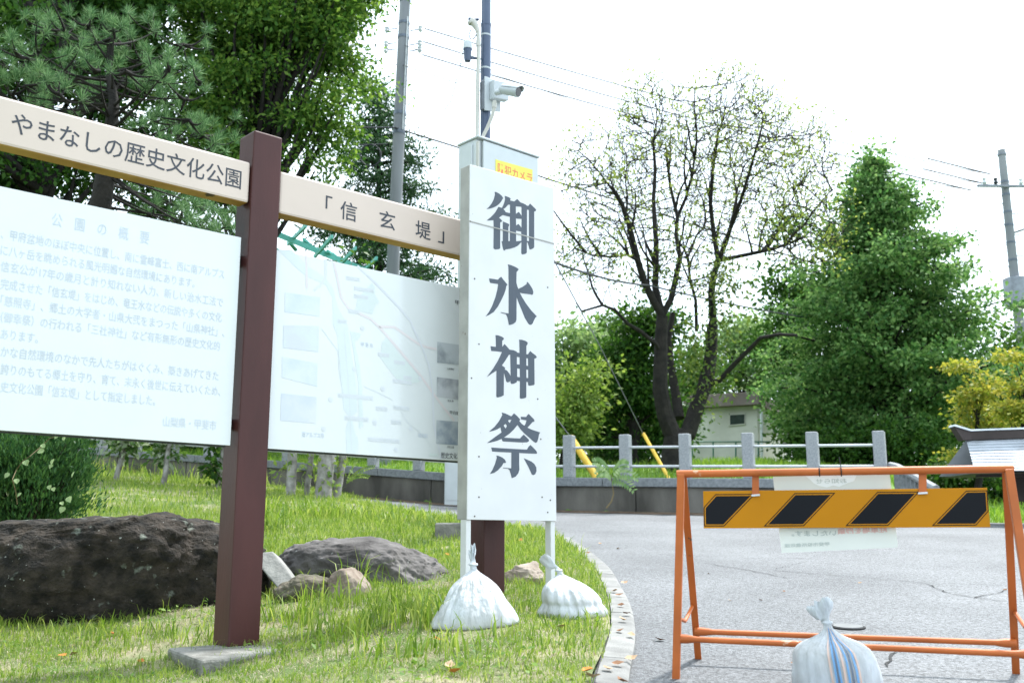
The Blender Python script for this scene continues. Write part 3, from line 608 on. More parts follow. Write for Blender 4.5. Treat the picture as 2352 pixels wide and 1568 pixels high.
for po in ([(345, 285), (605, 283), (402, 494), (270, 494), (268, 370)], [(860, 278), (1125, 276), (920, 492), (658, 494)], [(1398, 270), (1672, 268), (1468, 490), (1190, 492)], [(1975, 262), (2113, 260), (2122, 395), (2040, 489), (1752, 491)]):
    for lay, (dd, m_) in enumerate(((0, m_black), (6, m_plate), (13, m_black))):
        MB().prism([bpl(*k4c(*q_), .0003 + .0005 * lay) for q_ in inset(po, dd)], bn, .0003).build('stripe', m_, plate)
for x0, x1, y0, y1 in ((583, 628, 160, 292), (1666, 1718, 150, 278)):
    P_ = [bpl(*k4c(*q_), .004) for q_ in ((x0, y1), (x1, y1 - 4), (x1, y0), (x0, y0))]
    MB().prism(P_, bn, .003).build('hanger', m_orange, bar, bevel=.0008)
    P_ = [bpl(*k4c(*q_), .0025) for q_ in ((x0 - 4, y1 + 8), (x1 + 6, y1 + 4), (x1 + 6, y1 - 8), (x0 - 4, y1 - 4))]
    MB().prism(P_, bn, .006).build('clip', m_steel, bar)
for px in (1882, 1932):
    p = on(px, 1083, TL, bn); p = TL + bt * (p - TL).dot(bt)
    ring = [p + (bn * math.cos(a) + Z * math.sin(a)) * .0155 for a in np.linspace(0, 2 * math.pi, 13)]
    b_ = MB().tube(ring, .0022, 6)
    if px == 1932: b_.tube([p + Z * .015, p + Z * .05 - bt * .004], .0018, 5)
    b_.build('cable_tie', m_tie, bar, True)
# paper notice seen from behind, hung at the far side of the barricade
NP = TL.lerp(TR, .5) - bn * .035
def npl(px, py, off=0.0): return on(px, py, NP + bn * off, bn)
paper = thing('paper_notice', 'cream paper notice tied behind the barricade, its print showing through mirrored', 'notice', npl(*k4c(1150, 660)))
sheet = MB().prism([npl(*k4c(*q_)) - bn * .0006 for q_ in ((775, 668), (1532, 632), (1478, 150), (718, 172))], bn, .0006).build('sheet', m_paper, paper)
blob = [(930, 168), (960, 190), (985, 215), (1020, 232), (1070, 240), (1110, 228), (1150, 236), (1200, 214), (1245, 200), (1260, 172), (1262, 160), (930, 163)]
MB().prism([npl(*k4c(*q_), .0004) for q_ in blob], bn, .0002).build('pale_patch', m_paperw, sheet)
def mir(body, a, b_, m_, h, fat=0): return lettering(body, npl(*k4c(*a)), npl(*k4c(*b_)), Z, bn, m_, sheet, h, .0012, fat)
mir('お知らせ', (1198, 210), (998, 214), m_back, .018, .012)
mir('いたします。', (1130, 552), (840, 556), m_back, .021, .012); mir('駐車場を閉鎖', (1462, 530), (1138, 542), m_red, .021, .02); mir('甲斐市役所農政課', (1085, 618), (795, 630), m_back, .014, .01)

# ================================================================== sandbags
def bagmat(name):
    m = bpy.data.materials.new(name); m.use_nodes = True; n = m.node_tree; b = n.nodes['Principled BSDF']; out = n.nodes['Material Output']
    b.inputs['Base Color'].default_value = (.62, .655, .69, 1); b.inputs['Roughness'].default_value = .45; b.inputs['Specular IOR Level'].default_value = .4
    t = n.nodes.new('ShaderNodeTexCoord'); z = n.nodes.new('ShaderNodeTexNoise'); z.inputs['Scale'].default_value = 15; z.inputs['Detail'].default_value = 3.5
    mp = n.nodes.new('ShaderNodeMapping'); mp.inputs['Scale'].default_value = (1.4, 1.4, .45); n.links.new(t.outputs['Object'], mp.inputs['Vector']); n.links.new(mp.outputs['Vector'], z.inputs['Vector'])
    bp = n.nodes.new('ShaderNodeBump'); bp.inputs['Strength'].default_value = .6; bp.inputs['Distance'].default_value = .04
    n.links.new(z.outputs['Fac'], bp.inputs['Height']); n.links.new(bp.outputs['Normal'], b.inputs['Normal'])
    zd = n.nodes.new('ShaderNodeTexNoise'); zd.inputs['Scale'].default_value = 7; zd.inputs['Detail'].default_value = 7; n.links.new(t.outputs['Object'], zd.inputs['Vector'])
    rd = n.nodes.new('ShaderNodeValToRGB'); rd.color_ramp.elements[0].position = .42; rd.color_ramp.elements[1].position = .60; rd.color_ramp.elements[0].color = (.62, .655, .69, 1); rd.color_ramp.elements[1].color = (.50, .515, .52, 1)
    n.links.new(zd.outputs['Fac'], rd.inputs['Fac']); n.links.new(rd.outputs['Color'], b.inputs['Base Color'])
    tr = n.nodes.new('ShaderNodeBsdfTranslucent'); tr.inputs['Color'].default_value = (.7, .74, .78, 1); ms = n.nodes.new('ShaderNodeMixShader'); ms.inputs[0].default_value = .18
    n.links.new(b.outputs[0], ms.inputs[1]); n.links.new(tr.outputs[0], ms.inputs[2]); n.links.new(ms.outputs[0], out.inputs['Surface'])
    return m
m_bag = bagmat('white woven bag'); m_blue = mat('blue bag stripe', (.14, .30, .52), .5); m_peach = mat('peach bag stripe', (.58, .42, .36), .5); m_dk = mat('dark bag stripe', (.12, .15, .20), .5)
def sandbag(name, label, base, rx, ry, hb, neck, hn, frill, seed, ang=0, stripes=(), body=None, fr=1.0):
    """pleated sack: sagging body, tied neck, ruffled mouth. neck: (dx, dy) lean of the neck"""
    rr = np.random.default_rng(seed); NA, prof = 132, []
    body = body or [(0, .0), (.88, .0), (1.0, .02), (1.02, .08), (.99, .17), (.95, .27), (.89, .38), (.82, .50), (.74, .61), (.64, .72), (.53, .81), (.40, .89), (.27, .95), (.16, 1.0), (.09, 1.06)]
    root = thing(name, label, 'sandbag', base, 'white sandbags weighing things down')
    ph = rr.uniform(0, 6.28, 8); am = rr.uniform(.5, 1, 8); vs, fs = [], []
    ca, sa = math.cos(ang), math.sin(ang)
    rows = [(r_, h_, 0) for r_, h_ in body] + [(.085, 1.06 + hn * .25, 1), (.07, 1.06 + hn * .4, 1), (.10 * fr, 1.06 + hn * .5, 2), (.16 * fr, 1.06 + hn * .66, 2), (.19 * fr, 1.06 + hn * .85, 2), (.16 * fr, 1.06 + hn, 2), (.06 * fr, 1.06 + hn * .93, 2)]
    for r_, h_, kind in rows:
        fz = h_ / 1.06
        for j in range(NA):
            a = 2 * math.pi * j / NA
            pl_ = sum(am[q] * math.sin((q * 4 + 6) * a + ph[q] + .8 * math.sin(h_ * (3 + q) + ph[q])) for q in range(5)) / 5
            lump = sum(am[q] * math.sin((q + 2) * a + ph[q] + h_ * 3) for q in range(4)) / 4
            amp = .035 + .028 * math.sin(min(1, fz) * 3.14) + .16 * max(0, fz - .35) ** 1.2 if kind == 0 else (.10 if kind == 1 else .35)
            k_ = 1 + pl_ * amp + ((lump * .07 + .035 * (.6 - abs(math.sin(9 * a + ph[1] + 1.3 * math.sin(2 * a + ph[2])))) * math.sin(min(1, fz * 1.6) * 3.14159)) if kind == 0 else 0)
            if kind == 2: k_ *= 1 + .45 * math.sin(2 * a + ph[6]) + .2 * math.sin(3 * a + ph[7])
            if kind == 0 and h_ < .5: k_ *= 1 + .20 * max(0, math.cos(a)) ** 6 * (1 - 2 * h_) + .26 * max(0, -math.cos(a)) ** 6 * (1 - 2 * h_)          # squarish sack corners
            x_, y_ = rx * r_ * k_ * math.cos(a), ry * r_ * k_ * math.sin(a)
            zz = h_ * hb * (1 + (.07 * pl_ + .05 * math.sin(a + ph[5]) if kind == 2 else 0)) + (rr.uniform(-.004, .004) if kind == 0 and h_ > .02 else 0)
            f = max(0, (fz - .25)) ** 1.1
            x_ += neck[0] * f; y_ += neck[1] * f
            if kind == 2: x_ += frill[0] * (h_ - 1.06) / hn; y_ += frill[1] * (h_ - 1.06) / hn
            px_, py_ = base.x + ca * x_ - sa * y_, base.y + sa * x_ + ca * y_
            gz_ = base.z + (g(px_, py_) - g(base.x, base.y)) * max(0, 1 - fz)
            vs.append((px_, py_, gz_ + zz))
    for i in range(len(rows) - 1):
        for j in range(NA):
            a, b_ = i * NA + j, i * NA + (j + 1) % NA; fs.append((a, b_, b_ + NA, a + NA))
    nb = len(body) - 1
    def part(nm, f_, m_=m_bag, smooth=True):
        used = sorted({i for q_ in f_ for i in q_}); mp_ = {o_: i for i, o_ in enumerate(used)}
        o_ = MB().add([vs[i] for i in used], [tuple(mp_[i] for i in q_) for q_ in f_]).build(nm, m_, root, smooth, sharp=75)
        return o_
    bo = part('sack', fs[:nb * NA]); part('tied_mouth', fs[nb * NA:])
    sub = bo.modifiers.new('s', 'SUBSURF'); sub.levels = sub.render_levels = 1
    zc = Vector(np.mean([vs[(nb + 1) * NA + j] for j in range(NA)], 0)); 
    rk = [zc + Vector((math.cos(a) * rx * .1, math.sin(a) * ry * .1, 0)) for a in np.linspace(0, 2 * math.pi, 13)]
    MB().tube(rk, .006, 6).build('tie', m_bag, root, True)
    for j0, m_ in stripes:
        P = [Vector(vs[i * NA + j0 % NA]) for i in range(2, nb + 1)]; n_ = len(P); q_ = []
        for i, p in enumerate(P):
            cxy = Vector((base.x, base.y, p.z)); o_ = (p - cxy); o_.z = .12; o_.normalize(); side = o_.cross(Z).normalized(); ww = .0034 * max(.25, math.hypot(p.x - zc.x, p.y - zc.y) / rx)
            q_ += [p + o_ * .004 + side * ww, p + o_ * .004 - side * ww]
        MB().add(q_, [(2 * i, 2 * i + 1, 2 * i + 3, 2 * i + 2) for i in range(n_ - 1)]).build('printed_stripe', m_, bo, True)
    return root
pA = gp(1093, 1468); pB = gp(1308, 1434); pC = gp(1927, 1600)
def lz(x_, y_): return float(lawn_z(np.float64(x_), np.float64(y_)))
sandbag('sandbag', 'plump white sandbag tied to the left leg of the festival board', Vector((pA.x, pA.y, lz(pA.x, pA.y) - .01)), .158, .155, .225, (-.015, .06), .40, (-.0, .02), 3, .06, (), None, .42)
sandbag('sandbag', 'slumped white sandbag leaning at the right leg of the festival board', Vector((pB.x + .02, pB.y, lz(pB.x, pB.y) - .01)), .135, .145, .185, (-.085, .04), .42, (-.05, 0), 8, -.10, (), [(0, .0), (.8, .0), (1.0, .03), (1.06, .12), (1.04, .24), (.95, .34), (.99, .39), (1.02, .45), (.97, .58), (.87, .70), (.73, .80), (.55, .88), (.37, .95), (.2, 1.01), (.11, 1.06)], .65)
sandbag('sandbag', 'white sandbag with blue and peach stripes hung over the barricade rungs', Vector((pC.x, pC.y, pC.z + .0)), .133, .125, .20, (-.03, .0), .42, (-.01, 0), 5, 0, [(93, m_blue), (94, m_dk), (95, m_blue), (97, m_peach), (99, m_blue), (101, m_dk), (103, m_blue), (105, m_peach), (91, m_peach)], [(0, .0), (.72, .0), (.86, .05), (.95, .18), (1.0, .34), (1.02, .50), (1.0, .62), (.95, .72), (.84, .80), (.66, .86), (.46, .91), (.30, .96), (.2, 1.01), (.12, 1.06)], 1.15)

# ================================================================== camera pole
m_navy = mat('navy steel pole', (.05, .075, .135), .32, var=.06, spec=.5)
m_pvc = mat('grey plastic conduit', (.50, .49, .45), .5, var=.05)
m_wcase = mat('white painted casing', (.44, .475, .50), .4, var=.03); m_cab = mat('white cabinet paint', (.52, .555, .57), .45, var=.03)
m_glass = mat('dark lens glass', (.012, .016, .024), .08, spec=.6); m_zinc = mat('zinc bracket', (.15, .165, .19), .5, metal=.2)
m_yel = mat('yellow sticker', (.70, .66, .10), .4, var=.02); m_redp = mat('red sticker print', (.70, .14, .08), .4)
YP = 9.5
def cp(px, py, dy=0.0): return at(px, py, YP + dy)
pb_ = cp(1113, 700); pxy = Vector((pb_.x, pb_.y, 0)); zfoot = g(pxy.x, pxy.y)
pole = thing('camera_pole', 'slim navy steel pole with conduit behind the festival board', 'pole', Vector((pxy.x, pxy.y, zfoot)))
zr_ = cp(1113, 58).z; ztp = cp(1113, -220).z
MB().tube([pxy + Z * (zfoot - .05), pxy + Z * zr_], .051, 20).build('lower_shaft', m_navy, pole, True); MB().tube([pxy + Z * (zr_ - .02), pxy + Z * ztp], .0475, 20).build('upper_shaft', m_navy, pole, True)
MB().tube([pxy + Z * (zr_ - .012), pxy + Z * (zr_ + .012)], .0535, 20).build('collar', m_navy, pole, True)
MB().tube([cp(1098, 45), cp(1084, 45, -.05)], .016, 10).tube([cp(1083, 45, -.05), cp(1077, 45, -.06)], .02, 10).build('side_stub', m_navy, pole, True)
cz = [cp(1098, 74, -.08), cp(1099, 100, -.08), cp(1099, 143, -.08), cp(1097, 185, -.08), cp(1096.5, 256, -.08), cp(1096, 330, -.08)]
MB().tube(cz, .0185, 10).build('conduit', m_pvc, pole, True)
MB().tube([cp(1098.5, 94, -.08), cp(1098.5, 107, -.08)], .023, 10).build('conduit_collar', m_pvc, pole, True)
hd = []
for i, a in enumerate(np.linspace(0, 1, 8)): hd.append(cp(1098 - 17 * math.sin(a * 2.2) * a ** .5, 76 - 26 * math.sin(a * 2.2), -.08))
MB().tube(hd, [.020, .024, .03, .036, .04, .042, .042, .040], 12).build('weather_hood', m_pvc, pole, True)
MB().tube([cp(1083, 66, -.1), cp(1077, 80, -.1), cp(1080, 90, -.1), cp(1088, 90, -.1), cp(1094, 80, -.09)], .006, 6).build('loose_cable', m_zinc, pole, True)
for py in (80, 156):
    ring = [pxy + Vector((math.cos(a) * .053, math.sin(a) * .053, cp(1113, py + 3).z - .004 * math.cos(a))) for a in np.linspace(0, 2 * math.pi, 21)]
    ring[0] = ring[-1]
    b_ = MB()
    for i in range(20): b_.add([ring[i] - Z * .009, ring[i + 1] - Z * .009, ring[i + 1] + Z * .009, ring[i] + Z * .009], [(0, 1, 2, 3)])
    b_.build('strap', m_wcase, pole, True)
MB().box((pxy.x - .12, pxy.y + .05, zfoot + .10), (.62, .5, .26)).build('concrete_footing', m_conc, pole, bevel=.012)
# lamp shaped sensor
sn = thing('flashing_beacon', 'small beacon with white cap and blue body clamped to the navy pole', 'beacon', cp(1074, 142, -.1))
MB().tube([cp(1074, 114, -.1), cp(1074, 118, -.1), cp(1074, 134, -.1), cp(1074, 141, -.1)], [.046, .039, .036, .03], 14).build('body', m_navy, sn, True)
MB().tube([cp(1074, 113, -.1), cp(1074, 100, -.1), cp(1074, 96, -.1), cp(1074, 94.5, -.1)], [.045, .043, .036, .02], 14).build('cap', m_wcase, sn, True)
MB().tube([cp(1082, 134, -.1), cp(1102, 135, -.02)], .012, 8).build('arm', m_navy, sn, True)
# camera
cc = thing('security_camera', 'white bullet security camera on a junction box on the navy pole', 'camera', cp(1135, 240, -.12))
def cabp(px, py, off, P0=cp(1113, 215, -.09)): return on(px, py, P0 + N * off, N)
MB().prism([cabp(*q_, -.05) for q_ in ((1102, 253), (1112, 256), (1112, 180), (1102, 190))], N, .05).build('clamp_plate', m_zinc, cc, bevel=.002)
MB().prism([cabp(*q_, .0) for q_ in ((1112, 254), (1148, 258), (1148, 190), (1112, 176))], N, .012).build('mount_plate', m_wcase, cc, bevel=.002)
jb = MB().prism([cabp(*q_, .0125) for q_ in ((1124, 230), (1158, 236), (1158, 196), (1124, 188))], N, .07).build('junction_box', m_wcase, cc, bevel=.006, seg=2)
a0, a1 = cp(1150, 205, -.20), cp(1191, 211, -.30)
MB().tube([a0, a0.lerp(a1, .08), a0.lerp(a1, .92), a1], [.036, .047, .056, .054], 20).build('housing', m_wcase, cc, True)
dv = (a1 - a0).normalized(); MB().tube([a1 - dv * .003, a1 + dv * .004], .048, 20).build('lens_window', m_glass, cc, True)
sh = []; sdir = dv.cross(Z).normalized(); updir = sdir.cross(dv)
vs_, fs_ = [], []
for i, tt in enumerate((.1, .5, 1.0)):
    for j in range(9):
        a = math.radians(20 + 140 * j / 8); c_ = a0.lerp(a1, tt) + dv * (.035 * (tt == 1) * math.sin(a)); vs_.append(c_ + (sdir * math.cos(a) + updir * math.sin(a)) * (.060 if tt > .3 else .053))
for i in range(2):
    for j in range(8): k_ = i * 9 + j; fs_.append((k_, k_ + 1, k_ + 10, k_ + 9))
MB().add(vs_, fs_).build('sun_hood', m_wcase, cc, True)
MB().tube([cp(1140, 213, -.17), cp(1152, 211, -.22)], [.03, .028], 12).build('swivel', m_wcase, cc, True)
MB().tube([cp(1136, 232, -.14), cp(1135, 248, -.14), cp(1131, 265, -.13), cp(1120, 292, -.1), cp(1106, 320, -.06)], .0175, 10).build('flexible_conduit', m_pvc, cc, True)
MB().tube([cp(1135.5, 236, -.14), cp(1135, 248, -.14)], .023, 10).build('gland', m_pvc, cc, True)
# cabinet
CP0 = at(1099, 316, YP - .30)
def cab(px, py, off=0.0): return on(px, py, CP0 + N * off, N)
cw = (cab(1239, 500) - cab(1099, 500)).dot(T); ctop = CP0.z; cbot = ctop - 1.75
cabx = thing('equipment_cabinet', 'white steel equipment cabinet with a yellow sticker mounted on the navy pole', 'cabinet', CP0 - Z * 1.75)
cD = .30
c_ = CP0 + T * (cw / 2) - N * (cD / 2); c_.z = (ctop + cbot) / 2
MB().box(c_ - N * .02, (cw, cD - .04, ctop - cbot), T, N).build('body', m_cab, cabx, bevel=.006, seg=2)
dr = MB().box(c_ + N * (cD / 2 - .012) + T * .03, (cw - .07, .024, ctop - cbot - .02), T, N).build('door', m_cab, cabx, bevel=.004)
MB().box(c_ + N * (cD / 2 - .03) - T * (cw / 2 - .012), (.014, .05, ctop - cbot - .06), T, N).build('hinge_rail', m_pvc, cabx)
MB().box(c_ - N * .02 - T * (cw / 2 + .012), (.02, cD - .12, ctop - cbot - .08), T, N).build('side_vent', m_cab, cabx, bevel=.003)
MB().box(c_ + Z * ((ctop - cbot) / 2 + .012), (cw + .03, cD + .02, .02), T, N).build('rain_cap', m_cab, cabx, bevel=.004)
st = MB().prism([cab(*q_, .002) for q_ in ((1138, 432), (1223, 455), (1223, 390), (1138, 366))], N, .001).build('sticker', m_yel, dr)
A_, B_ = cab(1143, 397, .003), cab(1222, 419, .003); B_.z = A_.z = (A_.z + B_.z) / 2
lettering('防犯カメラ', A_, B_, Z, N, m_redp, st, .115, .001, .012, 'character', 1, True)
# pale box by the far wall
pq = at(1048, 1155, 18.0); pz = g(pq.x, pq.y)
px_box = thing('roadside_cabinet', 'pale narrow roadside cabinet in front of the low wall beside the white board', 'cabinet', Vector((pq.x, pq.y, pz)))
MB().box((pq.x, pq.y, pz + .50), (.40, .3, 1.0)).build('body', m_cab, px_box, bevel=.01); MB().box((pq.x, pq.y, pz + 1.02), (.44, .34, .04)).build('cap', m_cab, px_box, bevel=.005); MB().box((pq.x, pq.y - .153, pz + .52), (.34, .008, .85)).build('door', m_cab, px_box, bevel=.002)

# ================================================================== utility poles and wires
m_pole = mat('spun concrete pole', (.14, .15, .165), .8, col2=(.21, .22, .235), scale=3, detail=6, stretch=(1, 1, .15)); m_wire = mat('black cable', (.02, .024, .03), .6); m_ins = mat('porcelain insulator', (.50, .53, .55), .3); m_band = mat('steel band', (.10, .12, .15), .5, metal=.4)
m_trans = mat('grey transformer paint', (.17, .19, .215), .5)
def upole(name, label, Y, top, mid, rt, rb, extra):
    t_, b_ = at(*top, Y), at(*mid, Y); dr_ = (b_ - t_).normalized(); zb_ = float(terrain_z(np.float64(b_.x), np.float64(b_.y))) - .2
    base = t_ + dr_ * ((zb_ - t_.z) / dr_.z); r_ = thing(name, label, 'utility pole', base)
    MB().tube([base, t_], [rb, rt], 20).build('shaft', m_pole, r_, True)
    def P(py):
        i = (proj_y(t_) - py) / (proj_y(t_) - proj_y(b_)); return t_.lerp(b_, i), rt + (rb - rt) * (i * (b_ - t_).length / (base - t_).length)
    extra(r_, P); return r_
def ringband(r_, p, rad, h=.06, nm='band', m_=None):
    MB().tube([p - Z * h / 2, p + Z * h / 2], rad + .012, 16).build(nm, m_ or m_band, r_, True)
def insul(r_, p, side, fwd, nm='insulator'):
    a = p + X * side * .16; e = p + X * side * .42 + Yv * fwd
    MB().tube([a, e], .014, 6).build('insulator_bracket', m_band, r_, True)
    MB().tube([e - Z * .08, e - Z * .03, e, e + Z * .05, e + Z * .08], [.03, .06, .04, .06, .02], 10).build(nm, m_ins, r_, True)
def exl(r_, P):
    for py in (14, 70, 104, 288, 333):
        p, rd = P(py); ringband(r_, p, rd, .07 if py < 200 else .09)
    for py in (88, 123, 138): 
        p, rd = P(py); insul(r_, p, 1, -.1); insul(r_, p + Z * .06, -1, .05)
    for i in range(9):
        p, rd = P(170 + i * 40); s_ = 1 if i % 2 else -1
        MB().tube([p + X * s_ * rd * .8, p + X * s_ * (rd + .15)], .009, 5).build('step_bolt', m_band, r_, True)
    p, rd = P(60); MB().tube([p + X * .1 - Yv * rd, P(330)[0] + X * .1 - Yv * P(330)[1] * 1.02], .014, 6).build('earth_cable', m_ins, r_, True)
up1 = upole('utility_pole', 'tall round concrete utility pole rising above the cream beam', 23.0, (936, -120), (882, 1060), .125, .165, exl)
m_trans2 = m_trans
def exr(r_, P):
    for py in (420, 450, 490, 520, 560, 600, 640, 660):
        p, rd = P(py); ringband(r_, p, rd, .08)
    p, rd = P(433); d_ = Vector((.9, .35, .03)).normalized(); d_.z = .12
    arm = MB().box(p - Yv * .16 + d_ * .15, (3.2, .09, .09), d_.normalized(), d_.cross(Z).normalized(), None).build('crossarm', m_zinc, r_)
    for i, q_ in enumerate((-1.1, -.55, .7, 1.25, 1.6)):
        e = p - Yv * .16 + d_ * q_; MB().tube([e + Z * .05, e + Z * .12, e + Z * .2, e + Z * .28, e + Z * .32], [.03, .09, .05, .08, .02], 8).build('insulator', m_wire if i % 2 else m_ins, r_, True)
    p, rd = P(355); MB().tube([p - Z * .05, p + Z * .03], rd + .03, 12).build('top_cap', m_zinc, r_, True)
    p, rd = P(675); 
    b_ = MB().tube([p - Yv * .05 + Z * .55, p - Yv * .05 + Z * .5, p - Yv * .05 - Z * .5, p - Yv * .05 - Z * .55], [.40, .44, .44, .38], 18); b_.build('transformer', m_trans2, r_, True)
    MB().tube([p + X * .8 + Z * .6, p + X * .8 - Z * .45], .42, 16).build('transformer', m_trans2, r_, True)
    MB().tube([P(540)[0], P(540)[0] + X * 2.0 + Z * .7], .05, 6).build('side_arm', m_zinc, r_, True)
    for a_, c_ in (((2130, 364), (2275, 400)), ((2120, 388), (2262, 422)), ((2060, 396), (2230, 437))):
        MB().tube([at(*a_, 35.2), at(*c_, 35.9)], .026, 6).build('wire_sleeve', m_wire, r_, True)
    for i in range(8):
        p, rd = P(470 + i * 24); s_ = 1 if i % 2 else -1
        MB().tube([p + X * s_ * rd * .8, p + X * s_ * (rd + .25)], .02, 5).build('step_bolt', m_band, r_, True)
up2 = upole('utility_pole', 'distant concrete utility pole with transformer behind the conical green tree', 36.0, (2300, 345), (2338, 712), .13, .22, exr)
def wire(label, pts, rad, sag=.0, n=14):
    P = []
    for a, b_ in zip(pts[:-1], pts[1:]):
        for i in range(n): t_ = i / n; p = a.lerp(b_, t_); p.z -= sag * 4 * t_ * (1 - t_); P.append(p)
    P.append(pts[-1]); return props(MB().tube(P, rad, 6).build('power_line', m_wire, None, True), label, 'cable', 'overhead lines')
wire('highest overhead line running down to the distant pole', [at(975, 66, 23), at(2288, 403, 36)], .016, .25)
wire('middle overhead line running down to the distant pole crossarm', [at(972, 96, 23), at(2270, 424, 36)], .016, .3)
wire('lowest of the three upper overhead lines to the distant crossarm', [at(970, 126, 23), at(2232, 437, 36)], .016, .3)
wire('thick overhead cable leaving the near utility pole behind the cabinet', [at(770, 293, 24), at(905, 293, 22.8), at(1060, 341, 24), at(1263, 413, 25.5), at(1473, 477, 27), at(1895, 614, 30), at(2330, 760, 34)], .022, .0)
wire('low service cable running from behind the white board to the right', [at(1116, 570, 9.55), at(1275, 603, 13), at(1489, 655, 19), at(1895, 735, 27), at(2330, 815, 34)], .018, .06)
wire('faint overhead line crossing the bare tree', [at(925, 150, 22.8), at(1250, 258, 24), at(1453, 335, 26), at(1706, 447, 30), at(1940, 540, 33), at(2325, 680, 36)], .009, .0)
wire('thin dark line sagging between the poles in front of the conical tree', [at(930, 105, 22.8), at(1300, 225, 26), at(1700, 378, 30), at(1860, 455, 33), at(2320, 650, 36)], .009, .0)
wire('thin cord hanging from the beacon down to the left', [at(1064, 118, 9.45), at(1050, 175, 9.6), at(1034, 235, 10), at(985, 288, 13), at(912, 300, 22.7)], .0035, .03)
coil = [at(851 + 24 * math.cos(a), 357 + 25 * math.sin(a), 23.2) for a in np.linspace(0, 2 * math.pi, 25)]
props(MB().tube(coil, .02, 6).build('cable_coil', m_wire, None, True), 'looped coil of spare cable hanging left of the utility pole', 'cable coil')
wire('thin support line holding the cable coil beside the pole', [at(760, 335, 24), at(890, 331, 23.1)], .016, .0)
# yellow guards on the guy wires
m_guard = mat('yellow guy guard', (.72, .46, .05), .5, var=.08)
for nm, lab, w0_, w1_, g0_, g1_, Y0, Y1, rad in (('guy_wire', 'thin guy wire with yellow sleeve beside the bare tree', (1378, 795), (1478, 998), (1478, 996), (1536, 1098), 19.3, 18.0, .035), ('guy_wire', 'guy wire with thick yellow sleeve behind the second stone post', (1270, 950), (1312, 1005), (1311, 1004), (1366, 1090), 17.9, 17.4, .062)):
    r_ = thing(nm, lab, 'guy wire', at(*g1_, Y1)); MB().tube([cp(1113, 300 if Y0 > 18 else 420), at(*w0_, Y0 - 3.0), at(*w1_, Y0)], .009, 6).build('wire', m_pole, r_, True); MB().tube([at(*g0_, Y0), at(*g1_, Y1), at(g1_[0] + 4, g1_[1] + 10, Y1 - .05)], rad, 10).build('sleeve', m_guard, r_, True)

# ================================================================== small building, pergola, notice board
m_plaster = mat('pale plaster', (.36, .355, .32), .9, col2=(.50, .495, .455), scale=1.1, detail=6); m_fascia = mat('brown roof fascia', (.11, .085, .08), .9, col2=(.18, .15, .14), scale=2, detail=6); m_win = mat('dark window', (.03, .04, .04), .15)
YB = 34.0
ba, bb, bc_ = at(1585, 938, YB), at(1738, 938, YB - 1.0), at(1800, 938, YB + 3.0)
zb_ = float(terrain_z(np.float64(ba.x), np.float64(ba.y))) - .3; zt_ = at(1680, 940, YB).z
hut = thing('pump_house', 'small pale plastered building with flat brown roof behind the fence', 'building', Vector((bb.x, bb.y, zb_)))
e1, e2 = (bb - ba), (bc_ - bb); e1.z = e2.z = 0
q = [Vector((p.x, p.y, zb_)) for p in (ba, bb, bb + e2, ba + e2)]
MB().prism(q, Z, zt_ - zb_).build('wall', m_plaster, hut)
ctr = (q[0] + q[2]) / 2; qr = [Vector((ctr.x + (p.x - ctr.x) * 1.13, ctr.y + (p.y - ctr.y) * 1.13, zt_ + .002)) for p in q]
MB().prism(qr, Z, .42).build('roof', m_fascia, hut, bevel=.01)
wn_ = Vector((e1.y, -e1.x, 0)).normalized()
def bw(px, py, off): return on(px, py, q[0] + wn_ * off, wn_)
wf = MB().prism([bw(*v, .01) for v in ((1674, 978), (1712, 975), (1712, 948), (1674, 950))], wn_, .03).build('window', m_plaster, hut)
MB().prism([bw(*v, .042) for v in ((1677, 975), (1710, 972), (1710, 951), (1677, 953))], wn_, .006).build('pane', m_win, wf)
MB().tube([bw(1748, 940, .08), bw(1750, 1020, .08), bw(1750, 1085, .08)], .045, 8).build('downpipe', m_cab, hut, True)
m_gf = mat('green fence wire', (.06, .16, .12), .5)
gf = thing('mesh_fence', 'thin green wire fence in front of the pale building', 'fence', at(1600, 1085, 30))
for px in (1590, 1638, 1690, 1742): MB().tube([at(px, 1014, 30), at(px, 1095, 30)], .025, 6).build('post', m_gf, gf, True)
MB().tube([at(1580, 1014, 30), at(1770, 1014, 30)], .022, 6).build('top_rail', m_gf, gf, True)
m_teal = mat('turquoise steel paint', (.12, .46, .40), .5, var=.08)
pg = thing('pergola', 'turquoise steel pergola roof seen between the sign beam and the map panel', 'pergola', at(700, 1060, 23))
def bars(a, b_, wdt, nm):
    d_ = (b_ - a).normalized(); s_ = d_.cross(Yv).normalized(); MB().box((a + b_) / 2, ((b_ - a).length, .05, wdt), d_, d_.cross(s_).normalized(), s_).build(nm, m_teal, pg)
bars(at(560, 506, 22), at(880, 638, 24), .13, 'main_beam'); bars(at(560, 545, 23), at(800, 640, 25), .10, 'rear_beam')
for a, b_ in (((661, 560), (703, 518)), ((722, 590), (763, 543)), ((775, 613), (817, 570)), ((835, 622), (865, 593)), ((606, 535), (640, 498)), ((560, 512), (580, 480))): bars(at(*a, 23.2), at(*b_, 21.8), .085, 'rafter')
for a, b_ in (((668, 560), (680, 575)), ((697, 550), (715, 565)), ((752, 577), (772, 590))): bars(at(*a, 23.0), at(*b_, 23.6), .08, 'stub_rafter')
for px in (560, 880):
    p = at(px, 560 if px < 700 else 640, 23); zq = float(terrain_z(np.float64(p.x), np.float64(p.y))); MB().box((p.x, p.y, (p.z + zq) / 2), (.12, .12, p.z - zq)).build('post', m_teal, pg)
